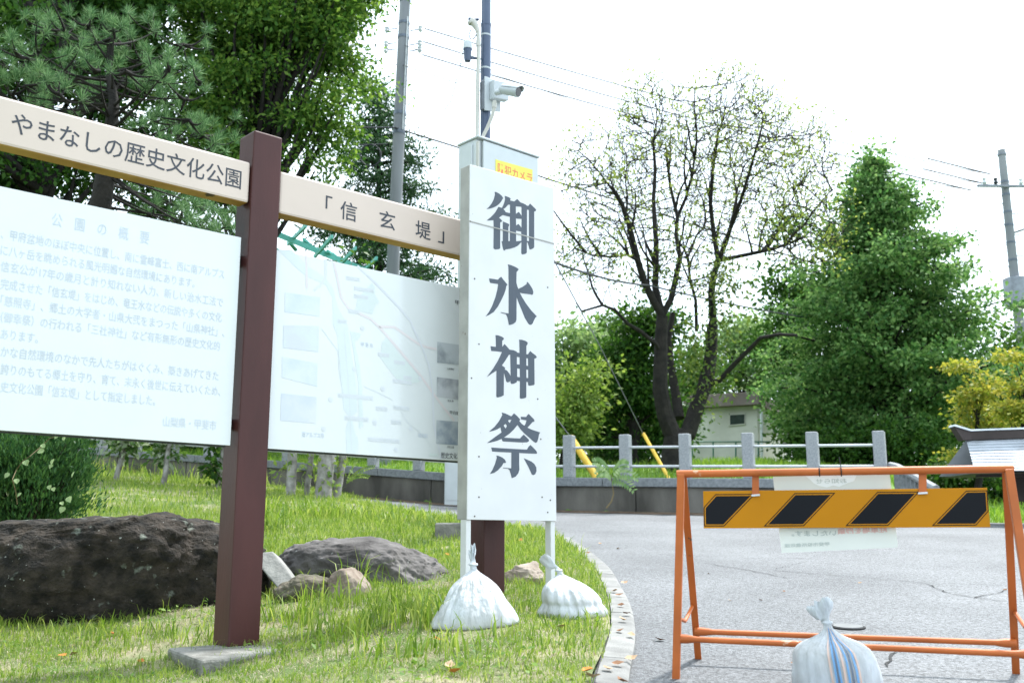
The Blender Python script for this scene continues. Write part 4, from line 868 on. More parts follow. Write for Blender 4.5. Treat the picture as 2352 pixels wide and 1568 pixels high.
# low roofed board at the right
m_wood = mat('dark stained timber', (.040, .030, .028), .7, var=.2, scale=5); m_roofm = mat('pale grey roof sheet', (.40, .43, .47), .4, var=.15, scale=4, detail=6); m_cap = mat('ridge flashing', (.62, .67, .72), .35)
YN = 13.6
nb = thing('roofed_board', 'low timber notice board with pale ribbed roof and upswept ridge at the right edge', 'notice board', Vector((at(2316, 1200, YN).x, YN, g(7, YN))))
rg = [at(2219, 1010, YN), at(2520, 1000, YN - .6)]; ev = [at(2239, 1082, YN - .55), at(2530, 1078, YN - 1.15)]
rows_ = 11
for i in range(rows_):
    a0_, a1_ = rg[0].lerp(ev[0], i / rows_), rg[0].lerp(ev[0], (i + 1.06) / rows_); b0_, b1_ = rg[1].lerp(ev[1], i / rows_), rg[1].lerp(ev[1], (i + 1.06) / rows_)
    nn = (b0_ - a0_).cross(a1_ - a0_).normalized(); nn = nn if nn.z > 0 else -nn
    MB().add([a0_ + nn * .0, b0_ + nn * .0, b1_ + nn * .014, a1_ + nn * .014, a1_ - nn * .004, b1_ - nn * .004], [(0, 1, 2, 3), (3, 2, 5, 4)]).build('roof_board', m_roofm, nb)
back = [p + Yv * 1.1 for p in ev]
MB().add([rg[0], rg[1], back[1], back[0]], [(0, 1, 2, 3)]).build('rear_roof', m_roofm, nb)
MB().add([ev[0] - Z * .02, ev[1] - Z * .02, back[1] - Z * .02, back[0] - Z * .02], [(0, 1, 2, 3)]).build('soffit', m_wood, nb)
t0_ = [at(2187, 981, YN), at(2223, 992, YN), at(2530, 981, YN - .6)]; 
b_ = MB(); lowp = [at(2207, 1012, YN), at(2226, 1011, YN), at(2530, 1001, YN - .6)]
for dy in (-.08, .08): b_.add([p + Yv * dy for p in t0_ + lowp], [(0, 1, 4, 3), (1, 2, 5, 4)])
b_.add([p + Yv * dy for p in t0_ for dy in (-.08, .08)] + [p + Yv * dy for p in lowp for dy in (-.08, .08)], [(0, 2, 3, 1), (2, 4, 5, 3), (6, 7, 9, 8), (8, 9, 11, 10), (0, 1, 7, 6)])
b_.build('ridge_board', m_wood, nb)
b_ = MB(); tp = [p + Z * .004 for p in t0_]
for a_, c_ in zip(tp[:-1], tp[1:]): b_.box((a_ + c_) / 2 + Z * .012, ((c_ - a_).length + .01, .2, .024), (c_ - a_).normalized(), Yv, (c_ - a_).normalized().cross(Yv))
b_.build('ridge_flashing', m_cap, nb)
for px, Y_ in ((2317, YN), (2500, YN - .5)):
    p = at(px, 1085, Y_); zz = g(p.x, p.y) - .1; MB().box((p.x, p.y, (p.z + zz) / 2 + .15), (.10, .10, p.z - zz + .3)).build('post', m_wood, nb, bevel=.006)
p0_, p1_ = at(2317, 1120, YN), at(2500, 1118, YN - .5); MB().box((p0_ + p1_) / 2, ((p1_ - p0_).length, .05, .35), (p1_ - p0_).normalized()).build('display_board', m_wood, nb)
p0_, p1_ = at(2245, 1085, YN - .2), at(2530, 1082, YN - .8); MB().box((p0_ + p1_) / 2, ((p1_ - p0_).length, .12, .12), (p1_ - p0_).normalized()).build('eave_beam', m_wood, nb)
# valve cover in the road behind the bag
m_iron = mat('worn iron cover', (.16, .165, .17), .5, metal=.5); vc = gp(1948, 1443); ring = lambda r_, dz: [Vector((vc.x + r_ * math.cos(a), vc.y + r_ * math.sin(a) * 1.0, g(vc.x + r_ * math.cos(a), vc.y + r_ * math.sin(a)) + dz)) for a in np.linspace(0, 2 * math.pi, 24, endpoint=False)]
vt = thing('valve_cover', 'small round iron valve cover in the road behind the striped sandbag', 'manhole cover', vc)
MB().prism(ring(.078, .005), Z, .006).build('rim', m_crack, vt); MB().prism(ring(.066, .007), Z, .007).build('lid', m_iron, vt)
# ================================================================== stones on the lawn
from mathutils import noise as mn
m_rockd = mat('dark mossy rock', (.010, .009, .0075), .95, col2=(.070, .055, .042), scale=13, detail=9, bump=1.0, bscale=55, lo=.38, hi=.78)
m_rockg = mat('grey rock', (.060, .055, .053), .95, col2=(.15, .14, .135), scale=5, detail=9, bump=1.0, bscale=16); m_rockt = mat('tan rock', (.17, .13, .10), .95, col2=(.36, .31, .26), scale=6, detail=8, bump=.9, bscale=18)
m_rockp = mat('pale slab rock', (.20, .20, .19), .9, col2=(.32, .32, .30), scale=8, detail=7, bump=.4, bscale=30); m_rockm = mat('mossy small rock', (.05, .055, .03), .95, col2=(.15, .13, .10), scale=8, detail=8, bump=.9, bscale=24)
add_spots(m_rockd, (.17, .19, .16), 10, .63, .08); add_spots(m_rockd, (.40, .41, .38), 40, .70, .03); add_spots(m_rockg, (.30, .30, .29), 24, .70, .03)
def rock(name, label, base, r3, rot, seed, m, box=.75, planes=7, amp=.10, fr=1.6, sub=5, cat='rock', shape=None):
    rr = np.random.default_rng(seed); bm = bmesh.new(); bmesh.ops.create_icosphere(bm, subdivisions=sub, radius=1)
    pls = [(Vector(unit(rr.normal(size=3))), rr.uniform(.72, .92)) for _ in range(planes)]; off = Vector(rr.uniform(-50, 50, 3)); mr = min(r3) * 1.25; nq = lambda p: Vector((p.x * r3[0] / mr, p.y * r3[1] / mr, p.z * r3[2] / mr)); ca, sa = math.cos(rot), math.sin(rot)
    for v in bm.verts:
        p = v.co; p = Vector([math.copysign(abs(c_) ** box, c_) for c_ in p])
        for n_, d_ in pls:
            e_ = p.dot(n_) - d_
            if e_ > 0: p = p - n_ * e_ * .85
        f = 1 + amp * mn.fractal(nq(p) * fr + off, 1.0, 2.0, 6) + amp * .5 * mn.fractal(nq(p) * fr * 4.5 + off, .8, 2.1, 5); p = p * f
        if shape: p = shape(p)
        q_ = Vector((p.x * r3[0], p.y * r3[1], p.z * r3[2])); v.co = base + Vector((q_.x * ca - q_.y * sa, q_.x * sa + q_.y * ca, q_.z))
    me = bpy.data.meshes.new(name); bm.to_mesh(me); bm.free(); me.materials.append(m)
    for p in me.polygons: p.use_smooth = True
    return props(link(name, me), label, cat)
def rb(px, py, Y, dz): p = at(px, py, Y); return Vector((p.x, p.y, p.z + dz))
rock('boulder', 'huge dark boulder with lichen spots behind the left sign post', rb(185, 1318, 6.05, 0), (1.03, .48, .355), .12, 4, m_rockd, .66, 6, .085, 1.3, 6, 'boulder', shape=lambda p: Vector((p.x, p.y, p.z - .13 * p.x + .06)))
rock('boulder', 'long flat grey boulder lying between the sign posts', rb(826, 1345, 6.75, .03), (.56, .38, .27), -.12, 9, m_rockg, .70, 5, .085, 1.4, 6, 'boulder', shape=lambda p: Vector((p.x, p.y, p.z * (1 - .25 * max(0, p.x)))))
sl_ = MB().prism([at(x_, y_, 6.0 + (1300 - y_) * .002) for x_, y_ in ((596, 1268), (626, 1265), (650, 1295), (673, 1327), (667, 1350), (640, 1352), (596, 1300))], Vector((.1, .9, -.25)).normalized(), .16).build('rock', m_rockp, None, False, .008, 2); props(sl_, 'thin pale slab of rock tilted beside the brown post', 'rock')
rock('rock', 'small mossy rock in front of the flat boulder', rb(698, 1368, 5.9, .015), (.16, .13, .10), .2, 21, m_rockm, .7, 8, .10, 1.8, 5)
rock('rock', 'small rounded tan rock in the long grass', rb(800, 1362, 5.85, .01), (.135, .12, .125), .9, 33, m_rockt, .8, 5, .07, 1.6, 5)
rock('rock', 'angular tan rock behind the two sandbags', rb(1206, 1345, 6.35, .02), (.145, .12, .115), -.2, 44, m_rockt, .65, 10, .13, 1.9, 5)

# ================================================================== trees and shrubs
m_bark = mat('dark bark', (.035, .028, .022), .95, col2=(.075, .062, .05), scale=8, detail=8, bump=1, bscale=30, stretch=(1, 1, .3)); m_barkg = mat('grey mottled bark', (.17, .16, .145), .9, col2=(.34, .33, .31), scale=9, detail=7, bump=.6, bscale=30); m_barkb = mat('blackish bark', (.008, .007, .006), .95, col2=(.021, .018, .015), scale=7, detail=8, bump=1, bscale=25)
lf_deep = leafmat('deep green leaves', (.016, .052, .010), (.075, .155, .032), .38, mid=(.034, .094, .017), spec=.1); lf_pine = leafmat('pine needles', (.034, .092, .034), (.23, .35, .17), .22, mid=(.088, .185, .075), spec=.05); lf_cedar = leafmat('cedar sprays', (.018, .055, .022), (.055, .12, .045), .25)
lf_big = leafmat('mixed green leaves', (.022, .070, .013), (.19, .30, .065), .48, mid=(.075, .165, .032), spec=.1); lf_bright = leafmat('bright spring leaves', (.12, .18, .035), (.27, .33, .09), .45); lf_ginkgo = leafmat('ginkgo leaves', (.034, .102, .028), (.22, .345, .125), .40, mid=(.092, .198, .058), spec=.1); lf_maple = leafmat('yellowing maple leaves', (.14, .20, .035), (.40, .36, .08), .4, mid=(.25, .28, .05))  # big tree's greens vary at random from leaf to leaf
lf_mid = leafmat('mid green leaves', (.026, .075, .014), (.10, .19, .04), .38); lf_light = leafmat('pale green leaves', (.09, .18, .06), (.26, .36, .15), .4); lf_yel = leafmat('lime leaves', (.085, .17, .028), (.24, .33, .085), .45); lf_jun = leafmat('juniper foliage', (.016, .060, .022), (.075, .17, .045), .2)
def rnd_dir(n, rr): return unit(rr.normal(size=(n, 3)))
def add_leaves(name, cl, per, sig, ln, wd, m, parent, rr, upn=.8, droop=.1):
    cl = np.asarray(cl); n = len(cl) * per; c_ = np.repeat(cl, per, 0); off = rr.normal(size=(n, 3)) * np.asarray(sig)
    ax = unit(off / np.asarray(sig) * .6 + rr.normal(size=(n, 3)) * .6 + np.array([0, 0, -droop])); nr = rr.normal(size=(n, 3)) * .7 + np.array([0, 0, upn])
    s_ = rr.uniform(.65, 1.25, n); return leaves(name, c_ + off, ax, nr, ln * s_, wd * s_, m, parent)
def limbs(name, root_pts, tips, r0, rr, m, parent, k=5, sag=.0):
    """curved limbs from trunk points to clump tips"""
    A, B, ra, rb_ = [], [], [], []
    for a, b_ in zip(root_pts, tips):
        a, b_ = np.array(a), np.array(b_); d_ = b_ - a; mid = a + d_ * .5 + np.array([0, 0, -sag]) + rr.normal(size=3) * np.linalg.norm(d_) * .07
        t_ = np.linspace(0, 1, k + 1)[:, None]; P = (1 - t_) ** 2 * a + 2 * t_ * (1 - t_) * mid + t_ ** 2 * b_; rad = r0 * (1 - t_[:, 0] * .82)
        A += list(P[:-1]); B += list(P[1:]); ra += list(rad[:-1]); rb_ += list(rad[1:])
    return twigs(name, A, B, ra, rb_, m, parent)
def clump_tree(name, label, base, tr, ells, ncl, per, sig, ln, wd, mleaf, mbark, seed, nlimb=40, gap=.0, upn=.8, outer=.30, cat='tree', group=None, trunk_top=None, flat=0, lobe=.55):
    rr = np.random.default_rng(seed); root = thing(name, label, cat, base, group); base = np.array(base)
    NS = 11; npri = max(8, ncl // NS * 2)
    vol = np.array([e[1][0] * e[1][1] * e[1][2] for e in ells]) ** .8; pick = rr.choice(len(ells), npri, p=vol / vol.sum())
    cs = np.array([np.array(e[0]) for e in ells])[pick]; rs = np.array([e[1] for e in ells])[pick]; d_ = rnd_dir(npri, rr); rad = rr.uniform(0, 1, (npri, 1)) ** outer
    ph = rr.uniform(0, 6, 9); lob = 1 + .13 * np.sin(3 * d_[:, :1] + ph[0]) * np.sin(4 * d_[:, 1:2] + ph[1]) + .12 * np.sin(7 * d_[:, 2:3] + ph[2] + 5 * d_[:, :1])
    cl = cs + d_ * rs * rad * lob
    f_ = np.sin(cl[:, 0] * 2.9 + ph[3]) * np.sin(cl[:, 1] * 2.3 + ph[4]) + np.sin(cl[:, 2] * 3.1 + ph[5]) * np.sin(cl[:, 0] * 1.7 + cl[:, 2] * 1.3 + ph[6])
    cl = cl[f_ > np.quantile(f_, gap)][:npri // 2]; LR = lobe * rr.uniform(.7, 1.25, (len(cl), 1)); pri = cl
    dl = rnd_dir(len(cl) * NS, rr); dl[:, 2] = np.where(rr.uniform(size=len(dl)) < .7, np.abs(dl[:, 2]), dl[:, 2])
    cl = np.repeat(cl, NS, 0) + dl * np.repeat(LR, NS, 0) * np.array([1, 1, .62]) * rr.uniform(.35, 1, (len(dl), 1))
    if flat: cl[:, 2] = np.round(cl[:, 2] / flat) * flat + rr.normal(size=len(cl)) * flat * .12
    tt = np.array(trunk_top) if trunk_top is not None else cs.mean(0) * .5 + np.array(ells[0][0]) * .5
    kk = np.linspace(0, 1, 8)[:, None]; tp = base + (tt - base) * kk + rr.normal(size=(8, 3)) * np.array([1, 1, 0]) * np.linalg.norm(tt - base) * .012 * (kk > 0)
    MB().tube([Vector(p) for p in tp], list(tr * (1.15 - .8 * kk[:, 0])), 12).build('trunk', mbark, root, True)
    tips = pri[rr.choice(len(pri), min(nlimb, len(pri)), replace=False)]; hz = np.clip((tips[:, 2] - base[2]) / max(.1, tt[2] - base[2]) - rr.uniform(.15, .4, len(tips)), .25, 1); rp = base + (tt - base) * hz[:, None]
    limbs('branches', rp, tips, tr * .30, rr, mbark, root)
    add_leaves('crown', cl, per, sig, ln, wd, mleaf, root, rr, upn); return root
def V3(px, py, Y): p = at(px, py, Y); return (p.x, p.y, p.z)
def ell(px, py, Y, rx, rz, ry=None): s_ = Y / FOC; return (V3(px, py, Y), (rx * s_, (ry or rx) * s_, rz * s_))
def ground_at(px, Y): p = at(px, 1150, Y); return Vector((p.x, Y, max(float(terrain_z(np.float64(p.x), np.float64(Y))), lz(p.x, Y) if p.x < float(lawn_x(np.float64(Y))) and Y < 24 else -9)))
GB = 'trees behind the parapet wall'
# big broadleaf trees at the left
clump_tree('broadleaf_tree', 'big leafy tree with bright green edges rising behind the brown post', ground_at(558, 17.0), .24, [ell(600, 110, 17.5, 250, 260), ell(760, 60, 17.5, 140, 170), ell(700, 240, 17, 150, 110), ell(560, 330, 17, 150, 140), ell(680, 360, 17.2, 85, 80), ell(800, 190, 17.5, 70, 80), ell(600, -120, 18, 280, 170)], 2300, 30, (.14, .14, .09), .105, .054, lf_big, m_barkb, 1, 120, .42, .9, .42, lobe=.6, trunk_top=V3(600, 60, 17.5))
treeB = clump_tree('broadleaf_tree', 'deep shaded leafy tree filling the top left corner behind the pine', ground_at(110, 16.5), .25, [ell(120, 60, 17, 330, 240), ell(330, 40, 18, 260, 200), ell(60, 330, 17, 230, 260), ell(330, 330, 18, 200, 200), ell(450, 480, 18, 110, 120), ell(100, -150, 18, 420, 170), ell(-420, 150, 14, 420, 420), ell(-500, 500, 13, 280, 260)], 3300, 28, (.18, .18, .13), .12, .065, lf_deep, m_barkb, 2, 120, .12, .8, .5, lobe=.6, trunk_top=V3(100, 60, 16))  # last two ellipsoids lie out of frame, added to darken the left side
rr = np.random.default_rng(5); oc = np.concatenate([np.array(c_) + rnd_dir(170, rr) * np.array([2.8, 3.0, 3.2]) * rr.uniform(.4, 1, (170, 1)) for c_ in ((-7.8, 5.0, 4.2), (-7.4, 0, 4.5), (-6.0, -5, 5.0))])
add_leaves('unseen_shade_leaves', oc, 14, (.45, .45, .35), .34, .2, lf_deep, treeB, rr)  # unseen leaf mass beside and behind the camera, added to shade the post
# cedar behind the pole
def conical(name, label, base, top, R0, nb, mleaf, mbark, seed, per, sig, ln, wd, rise, tr=.16, cl_n=9, pw=.85, h0=.12, gap=0, cat='tree', group=None):
    rr = np.random.default_rng(seed); root = thing(name, label, cat, base, group); base, top = np.array(base), np.array(top); H = top - base
    MB().tube([Vector(base + H * t_) for t_ in np.linspace(0, 1, 9)], list(tr * (1.05 - np.linspace(0, 1, 9))), 10).build('trunk', mbark, root, True)
    cl, rp, tips = [], [], []
    for i in range(nb):
        h = h0 + (1 - h0) * ((i + rr.uniform(0, 1)) / nb) ** .9; az = i * 2.399 + rr.uniform(-.5, .5); L_ = R0 * (max(.02, 1 - h)) ** pw * rr.uniform(.62, 1.2) * min(1, .62 + h * 1.5)
        s_ = base + H * h; e_ = s_ + np.array([math.cos(az), math.sin(az), rise * rr.uniform(.5, 1.4)]) * L_; rp.append(s_); tips.append(e_)
        n_ = max(2, int(cl_n * L_ / R0 + 1)); t_ = rr.uniform(.25, 1.04, n_)[:, None]; lat = np.array([-math.sin(az), math.cos(az), 0]); fan = rr.uniform(-1, 1, (n_, 1)) * (.08 + .30 * t_ * (1.15 - t_) * 2)
        cl += list(s_ + (e_ - s_) * t_ + lat * fan * L_ + np.array([0, 0, 1.]) * (rr.normal(size=(n_, 1)) * .05 - .10 * np.abs(fan)) * L_)
    cl += list(top + rr.normal(size=(6, 3)) * np.array([.08, .08, .25])); limbs('branches', rp, tips, tr * .3, rr, mbark, root, 4, -.05 * R0)
    add_leaves('crown', cl, per, sig, ln, wd, mleaf, root, rr, .9, .15); return root
conical('cedar_tree', 'dark conifer with layered sprays behind the concrete utility pole', ground_at(862, 25.5), V3(872, 215, 25.5), 3.0, 76, lf_cedar, m_barkb, 3, 44, (.18, .18, .07), .15, .05, .0, .2, 17, .58, .15, group=GB)
conical('ginkgo_tree', 'large conical bright green tree on the right', ground_at(2085, 27), V3(2004, 372, 26), 3.95, 138, lf_ginkgo, m_barkb, 5, 48, (.18, .18, .085), .115, .09, .25, .24, 24, .74, .06, group=GB)

# black pine in front of them
rr = np.random.default_rng(17); YPn = 9.6
pine = thing('pine_tree', 'black pine with spreading needle tufts above the cream beam', 'tree', ground_at(120, YPn))
tpts = [Vector(ground_at(120, YPn)), at(150, 850, YPn), at(195, 640, YPn), at(230, 480, YPn), at(246, 380, YPn), at(254, 300, YPn), at(262, 235, YPn), at(250, 170, YPn + .1), at(255, 110, YPn + .1), at(262, 70, YPn)]
MB().tube(tpts, [.16, .15, .125, .105, .09, .07, .05, .038, .026, .016], 12).build('trunk', m_barkb, pine, True)
pads = [(90, 110, 0), (150, 60, .3), (205, 45, 0), (262, 55, -.2), (120, 165, -.4), (60, 185, 0), (190, 105, .4), (325, 125, .2), (290, 150, -.5), (360, 165, -.3), (420, 90, .1), (440, 135, .3), (462, 175, 0), (390, 140, -.6), (135, 200, -.6), (165, 170, .2), (250, 112, .5), (230, 150, -.3), (425, 215, .2), (435, 262, -.2), (380, 215, .4), (468, 300, 0), (440, 300, .4), (350, 268, .3), (352, 305, -.3), (395, 310, .2), (350, 480, .2), (420, 488, 0), (480, 515, .2), (505, 540, -.1), (40, 150, .3), (30, 205, .1), (300, 95, .6), (90, 60, .5), (395, 455, .5), (460, 460, .6), (215, 215, .6), (100, 230, .4), (330, 200, -.2), (300, 420, .4), (60, 120, -.3), (360, 60, .5), (520, 500, .5), (455, 330, -.2), (180, 215, .3)]
rp, tips, tuft = [], [], []
for (x_, y_, dz) in pads:
    c_ = np.array(V3(x_, y_, YPn + dz * 1.6)); hz = np.clip(c_[2] - rr.uniform(.1, .45), tpts[3].z if y_ > 350 else tpts[4].z, tpts[8].z); i = min(range(len(tpts) - 1), key=lambda q_: abs((tpts[q_].z + tpts[q_ + 1].z) / 2 - hz)); s_ = np.array(tpts[i].lerp(tpts[i + 1], rr.uniform(0, 1)))
    rp.append(s_); tips.append(c_ - np.array([0, 0, .05]))
    for _ in range(5): o_ = rr.normal(size=3) * np.array([.13, .16, .07]); tuft.append(c_ + o_); rp.append(c_ - np.array([0, 0, .06])); tips.append(c_ + o_)
n1 = len(rp); limbs('branches', rp, tips, .018, rr, m_barkb, pine, 6, .08)
tuft = np.array(tuft); per = 85; n_ = len(tuft) * per; up_ = unit(rr.normal(size=(len(tuft), 3)) * .35 + np.array([0, 0, 1])); dd = unit(np.repeat(up_, per, 0) * .75 + rr.normal(size=(n_, 3)) * .55); p_ = np.repeat(tuft, per, 0) + np.repeat(up_, per, 0) * rr.uniform(-.03, .05, (n_, 1))
leaves('needles', p_, dd, rr.normal(size=(n_, 3)), rr.uniform(.085, .135, n_), np.full(n_, .0052), lf_pine, pine, 0)

# bare limbed tree: traced limbs, then twigs grown into the crown (space colonisation)
YT = 21.0; rr = np.random.default_rng(23)
bt_tree = thing('sparse_tree', 'wide tree with many bare dark limbs and thin fresh leaves behind the fence', 'tree', ground_at(1548, YT), GB)
def tr_(pts, Y0, Y1): return [np.array(V3(x_, y_, Y0 + (Y1 - Y0) * i / max(1, len(pts) - 1))) for i, (x_, y_) in enumerate(pts)]
gb = np.array(ground_at(1548, YT)); trunk = [gb - np.array([0, 0, .2]), np.array(V3(1549, 1060, YT)), np.array(V3(1552, 1005, YT))]
L_ = []
s1 = tr_([(1545, 999), (1527, 952), (1516, 893), (1517, 835), (1518, 776), (1521, 725)], YT, YT - .3); L_.append(([trunk[2]] + s1, .20, .12))
L_.append(([s1[-1]] + tr_([(1500, 690), (1481, 651), (1465, 598), (1452, 545), (1445, 518), (1429, 469), (1405, 430)], YT - .4, YT - 1.6), .085, .04))
L_.append(([s1[-1]] + tr_([(1512, 690), (1505, 659), (1507, 600), (1507, 558), (1503, 500), (1501, 457), (1505, 390), (1500, 320)], YT - .3, YT + .4), .085, .03))
L_.append(([s1[-1]] + tr_([(1541, 687), (1552, 640), (1562, 590), (1553, 540), (1556, 498), (1540, 430), (1530, 350)], YT - .3, YT + 1.2), .07, .03))
L_.append(([np.array(V3(1556, 498, YT + .8))] + tr_([(1575, 455), (1590, 400), (1600, 330)], YT + .8, YT + .2), .04, .02))
s2 = tr_([(1580, 996), (1595, 952), (1615, 893), (1628, 850), (1634, 805), (1636, 747)], YT, YT + .6); L_.append(([trunk[2]] + s2, .19, .12))
L_.append(([s2[-1]] + tr_([(1638, 735), (1634, 671), (1640, 630), (1650, 598), (1640, 540), (1632, 470), (1636, 400), (1650, 300)], YT + .6, YT + 1.0), .095, .03))
L_.append(([np.array(V3(1650, 598, YT + .8))] + tr_([(1668, 555), (1685, 500), (1703, 457), (1720, 400), (1740, 330)], YT + .6, YT - 1.0), .06, .025))
L_.append(([np.array(V3(1650, 598, YT + .8))] + tr_([(1690, 590), (1747, 578), (1780, 570), (1815, 558), (1845, 545)], YT + .6, YT - 1.4), .05, .025))
L_.append(([np.array(V3(1618, 885, YT + .3))] + tr_([(1653, 873), (1680, 843), (1718, 805), (1747, 776), (1790, 768), (1830, 770)], YT + .2, YT - 1.5), .065, .03))
L_.append(([np.array(V3(1517, 810, YT - .2))] + tr_([(1507, 790), (1470, 760), (1441, 743), (1412, 711), (1384, 701), (1336, 715), (1324, 695)], YT - .4, YT - 2.5), .05, .016))
L_.append(([np.array(V3(1465, 598, YT - .9))] + tr_([(1440, 585), (1400, 590), (1360, 586), (1320, 570)], YT - 1, YT - 2), .035, .015))
L_.append(([np.array(V3(1560, 960, YT + .2))] + tr_([(1556, 930), (1548, 880), (1540, 835), (1535, 780), (1545, 720)], YT + .3, YT + 1.0), .12, .06))
L_.append(([np.array(V3(1600, 760, YT + .7))] + tr_([(1598, 690), (1585, 640), (1580, 590), (1600, 540), (1620, 520)], YT + .8, YT + 1.6), .04, .02))
sec = []
for pts, r0, r1 in L_[1:]:
    for q_ in range(5):
        i = int(rr.integers(max(1, len(pts) // 3), len(pts))); p = pts[i] + (pts[i - 1] - pts[i]) * rr.uniform(0, 1)
        if p[2] < V3(1550, 760, YT)[2]: continue
        o_ = p - np.array(V3(1575, 800, YT)); d_ = unit(unit(o_) * .75 + np.array([0, 0, .55]) + rr.normal(size=3) * .22); l_ = rr.uniform(.7, 1.5); P = [p]
        for k in range(5): d_ = unit(d_ + rr.normal(size=3) * .13 + np.array([0, 0, .05])); P.append(P[-1] + d_ * l_ / 5)
        sec.append((P, .030, .010))
L_ = L_ + sec
MB().tube([Vector(p) for p in trunk], [.34, .28, .24], 14).build('trunk', m_barkb, bt_tree, True)
for pts, r0, r1 in L_: MB().tube([Vector(p) for p in pts], [r0 + (r1 - r0) * i / (len(pts) - 1) for i in range(len(pts))], 9).build('limb', m_barkb, bt_tree, True)
nodes, par = [], []
for pts, r0, r1 in L_:
    prev = -1
    for a, b_ in zip(pts[:-1], pts[1:]):
        n_ = max(1, int(np.linalg.norm(b_ - a) / .25))
        for i in range(n_): nodes.append(a + (b_ - a) * i / n_); par.append(prev); prev = len(nodes) - 1
    nodes.append(pts[-1]); par.append(prev)
N0 = len(nodes); nodes = np.array(nodes); par = list(par)
s_ = YT / FOC
att = []
for x_, y_, dy, rx_, rz_, n_ in ((1365, 590, -1.6, 85, 90, 460), (1390, 420, -1.0, 110, 120, 900), (1500, 300, .3, 105, 130, 1000), (1585, 400, .9, 85, 140, 760), (1690, 290, .2, 130, 140, 1500), (1810, 390, -.8, 125, 130, 1100), (1840, 540, -1.2, 105, 95, 760), (1660, 470, 1.4, 110, 120, 760), (1590, 600, -.6, 90, 90, 360), (1470, 480, 1.3, 90, 110, 560)):
    d_ = rnd_dir(n_, rr) * rr.uniform(0, 1, (n_, 1)) ** .42; att.append(np.array(V3(x_, y_, YT + dy)) + d_ * np.array([rx_, (rx_ + rz_) / 2, rz_]) * s_)
att = np.concatenate(att)
near = np.full(len(att), 1e9); nid = np.zeros(len(att), int)
def upd(i0):
    D_ = np.linalg.norm(att[:, None] - nodes[None, i0:], axis=2); j = D_.argmin(1); m_ = D_[np.arange(len(att)), j]; b_ = m_ < near; near[b_] = m_[b_]; nid[b_] = j[b_] + i0
upd(0); STEP = .17
for it in range(95):
    act = near < 1.5
    if not act.any(): break
    ids = np.unique(nid[act]); new, np_ = [], []
    for i in ids:
        w_ = unit(att[act & (nid == i)] - nodes[i]).sum(0) + rr.normal(size=3) * .12 + np.array([0, 0, .45]) + .35 * unit((nodes[i] - np.array(V3(1560, 760, YT))) * np.array([1, 1, .6])); new.append(nodes[i] + unit(w_) * STEP); np_.append(i)
    new = np.array(new); np_ = np.array(np_); dm = np.linalg.norm(new[:, None] - nodes[None], axis=2).min(1); okn = dm > STEP * .55
    stuck = act & np.isin(nid, np_[~okn]); i0 = len(nodes); nodes = np.concatenate([nodes, new[okn]]); par += list(np_[okn]); near[stuck] = 0
    if okn.any(): upd(i0)
    keep = near > .19; att, near, nid = att[keep], near[keep], nid[keep]
    if len(nodes) > 14000: break
par = np.array(par); cnt = np.zeros(len(nodes))
kids = np.bincount(par[par >= 0], minlength=len(nodes))
w2 = np.zeros(len(nodes))
for i in range(len(nodes) - 1, N0 - 1, -1):
    if kids[i] == 0: w2[i] = 1
    w2[par[i]] += max(w2[i], 1)
idx = np.arange(N0, len(nodes)); rad = .0045 + .0036 * np.sqrt(np.maximum(w2, 1)); 
twigs('twigs', nodes[par[idx]], nodes[idx], np.minimum(np.where(par[idx] >= N0, rad[par[idx]], rad[idx] * 1.1), .05), np.minimum(rad[idx], .05), m_barkb, bt_tree, 5)
ft = np.concatenate([nodes[N0:][kids[N0:] == 0]] * 3 + [nodes[N0:][rr.uniform(size=len(nodes) - N0) < .25]]); fc = np.array(V3(1580, 700, YT)); fd = unit(unit(ft - fc) + rr.normal(size=ft.shape) * .55 + np.array([0, 0, .35])) * rr.uniform(.16, .42, (len(ft), 1)); fe = ft + fd
twigs('fine_twigs', ft, fe, np.full(len(ft), .0048), np.full(len(ft), .0026), m_barkb, bt_tree, 3)
tp = nodes[N0:][kids[N0:] == 0]; dens = np.clip((np.array(V3(1500, 560, YT))[2] - tp[:, 2]) * .25 + .75, .35, 1); cn = np.sin(tp[:, 0] * 2.7 + 1) * np.sin(tp[:, 2] * 2.9) + np.sin(tp[:, 1] * 2.3 + tp[:, 0] * 1.1); tp = tp[(cn > -.55) & (rr.uniform(size=len(tp)) < dens)]
inn = nodes[N0:][rr.uniform(size=len(nodes) - N0) < .07]
add_leaves('thin_foliage', np.concatenate([tp, inn, fe[rr.uniform(size=len(fe)) < .16]]), 9, (.11, .11, .10), .078, .046, lf_bright, bt_tree, rr, .6)
ep = np.array([V3(x_, y_, YT + dy) for x_, y_, dy in ((1640, 620, .3), (1645, 700, .4), (1630, 780, .4), (1620, 830, .3), (1650, 660, .2), (1600, 850, .2), (1480, 640, -.2), (1500, 620, 0), (1660, 740, -.2), (1590, 800, .6), (1610, 900, -.2), (1665, 640, .2))]); ep = np.concatenate([ep + rr.normal(size=ep.shape) * .22 for _ in range(6)])
add_leaves('clinging_foliage', ep, 22, (.16, .16, .16), .11, .06, leafmat('ivy green leaves', (.04, .09, .02), (.15, .21, .05), .4), bt_tree, rr)

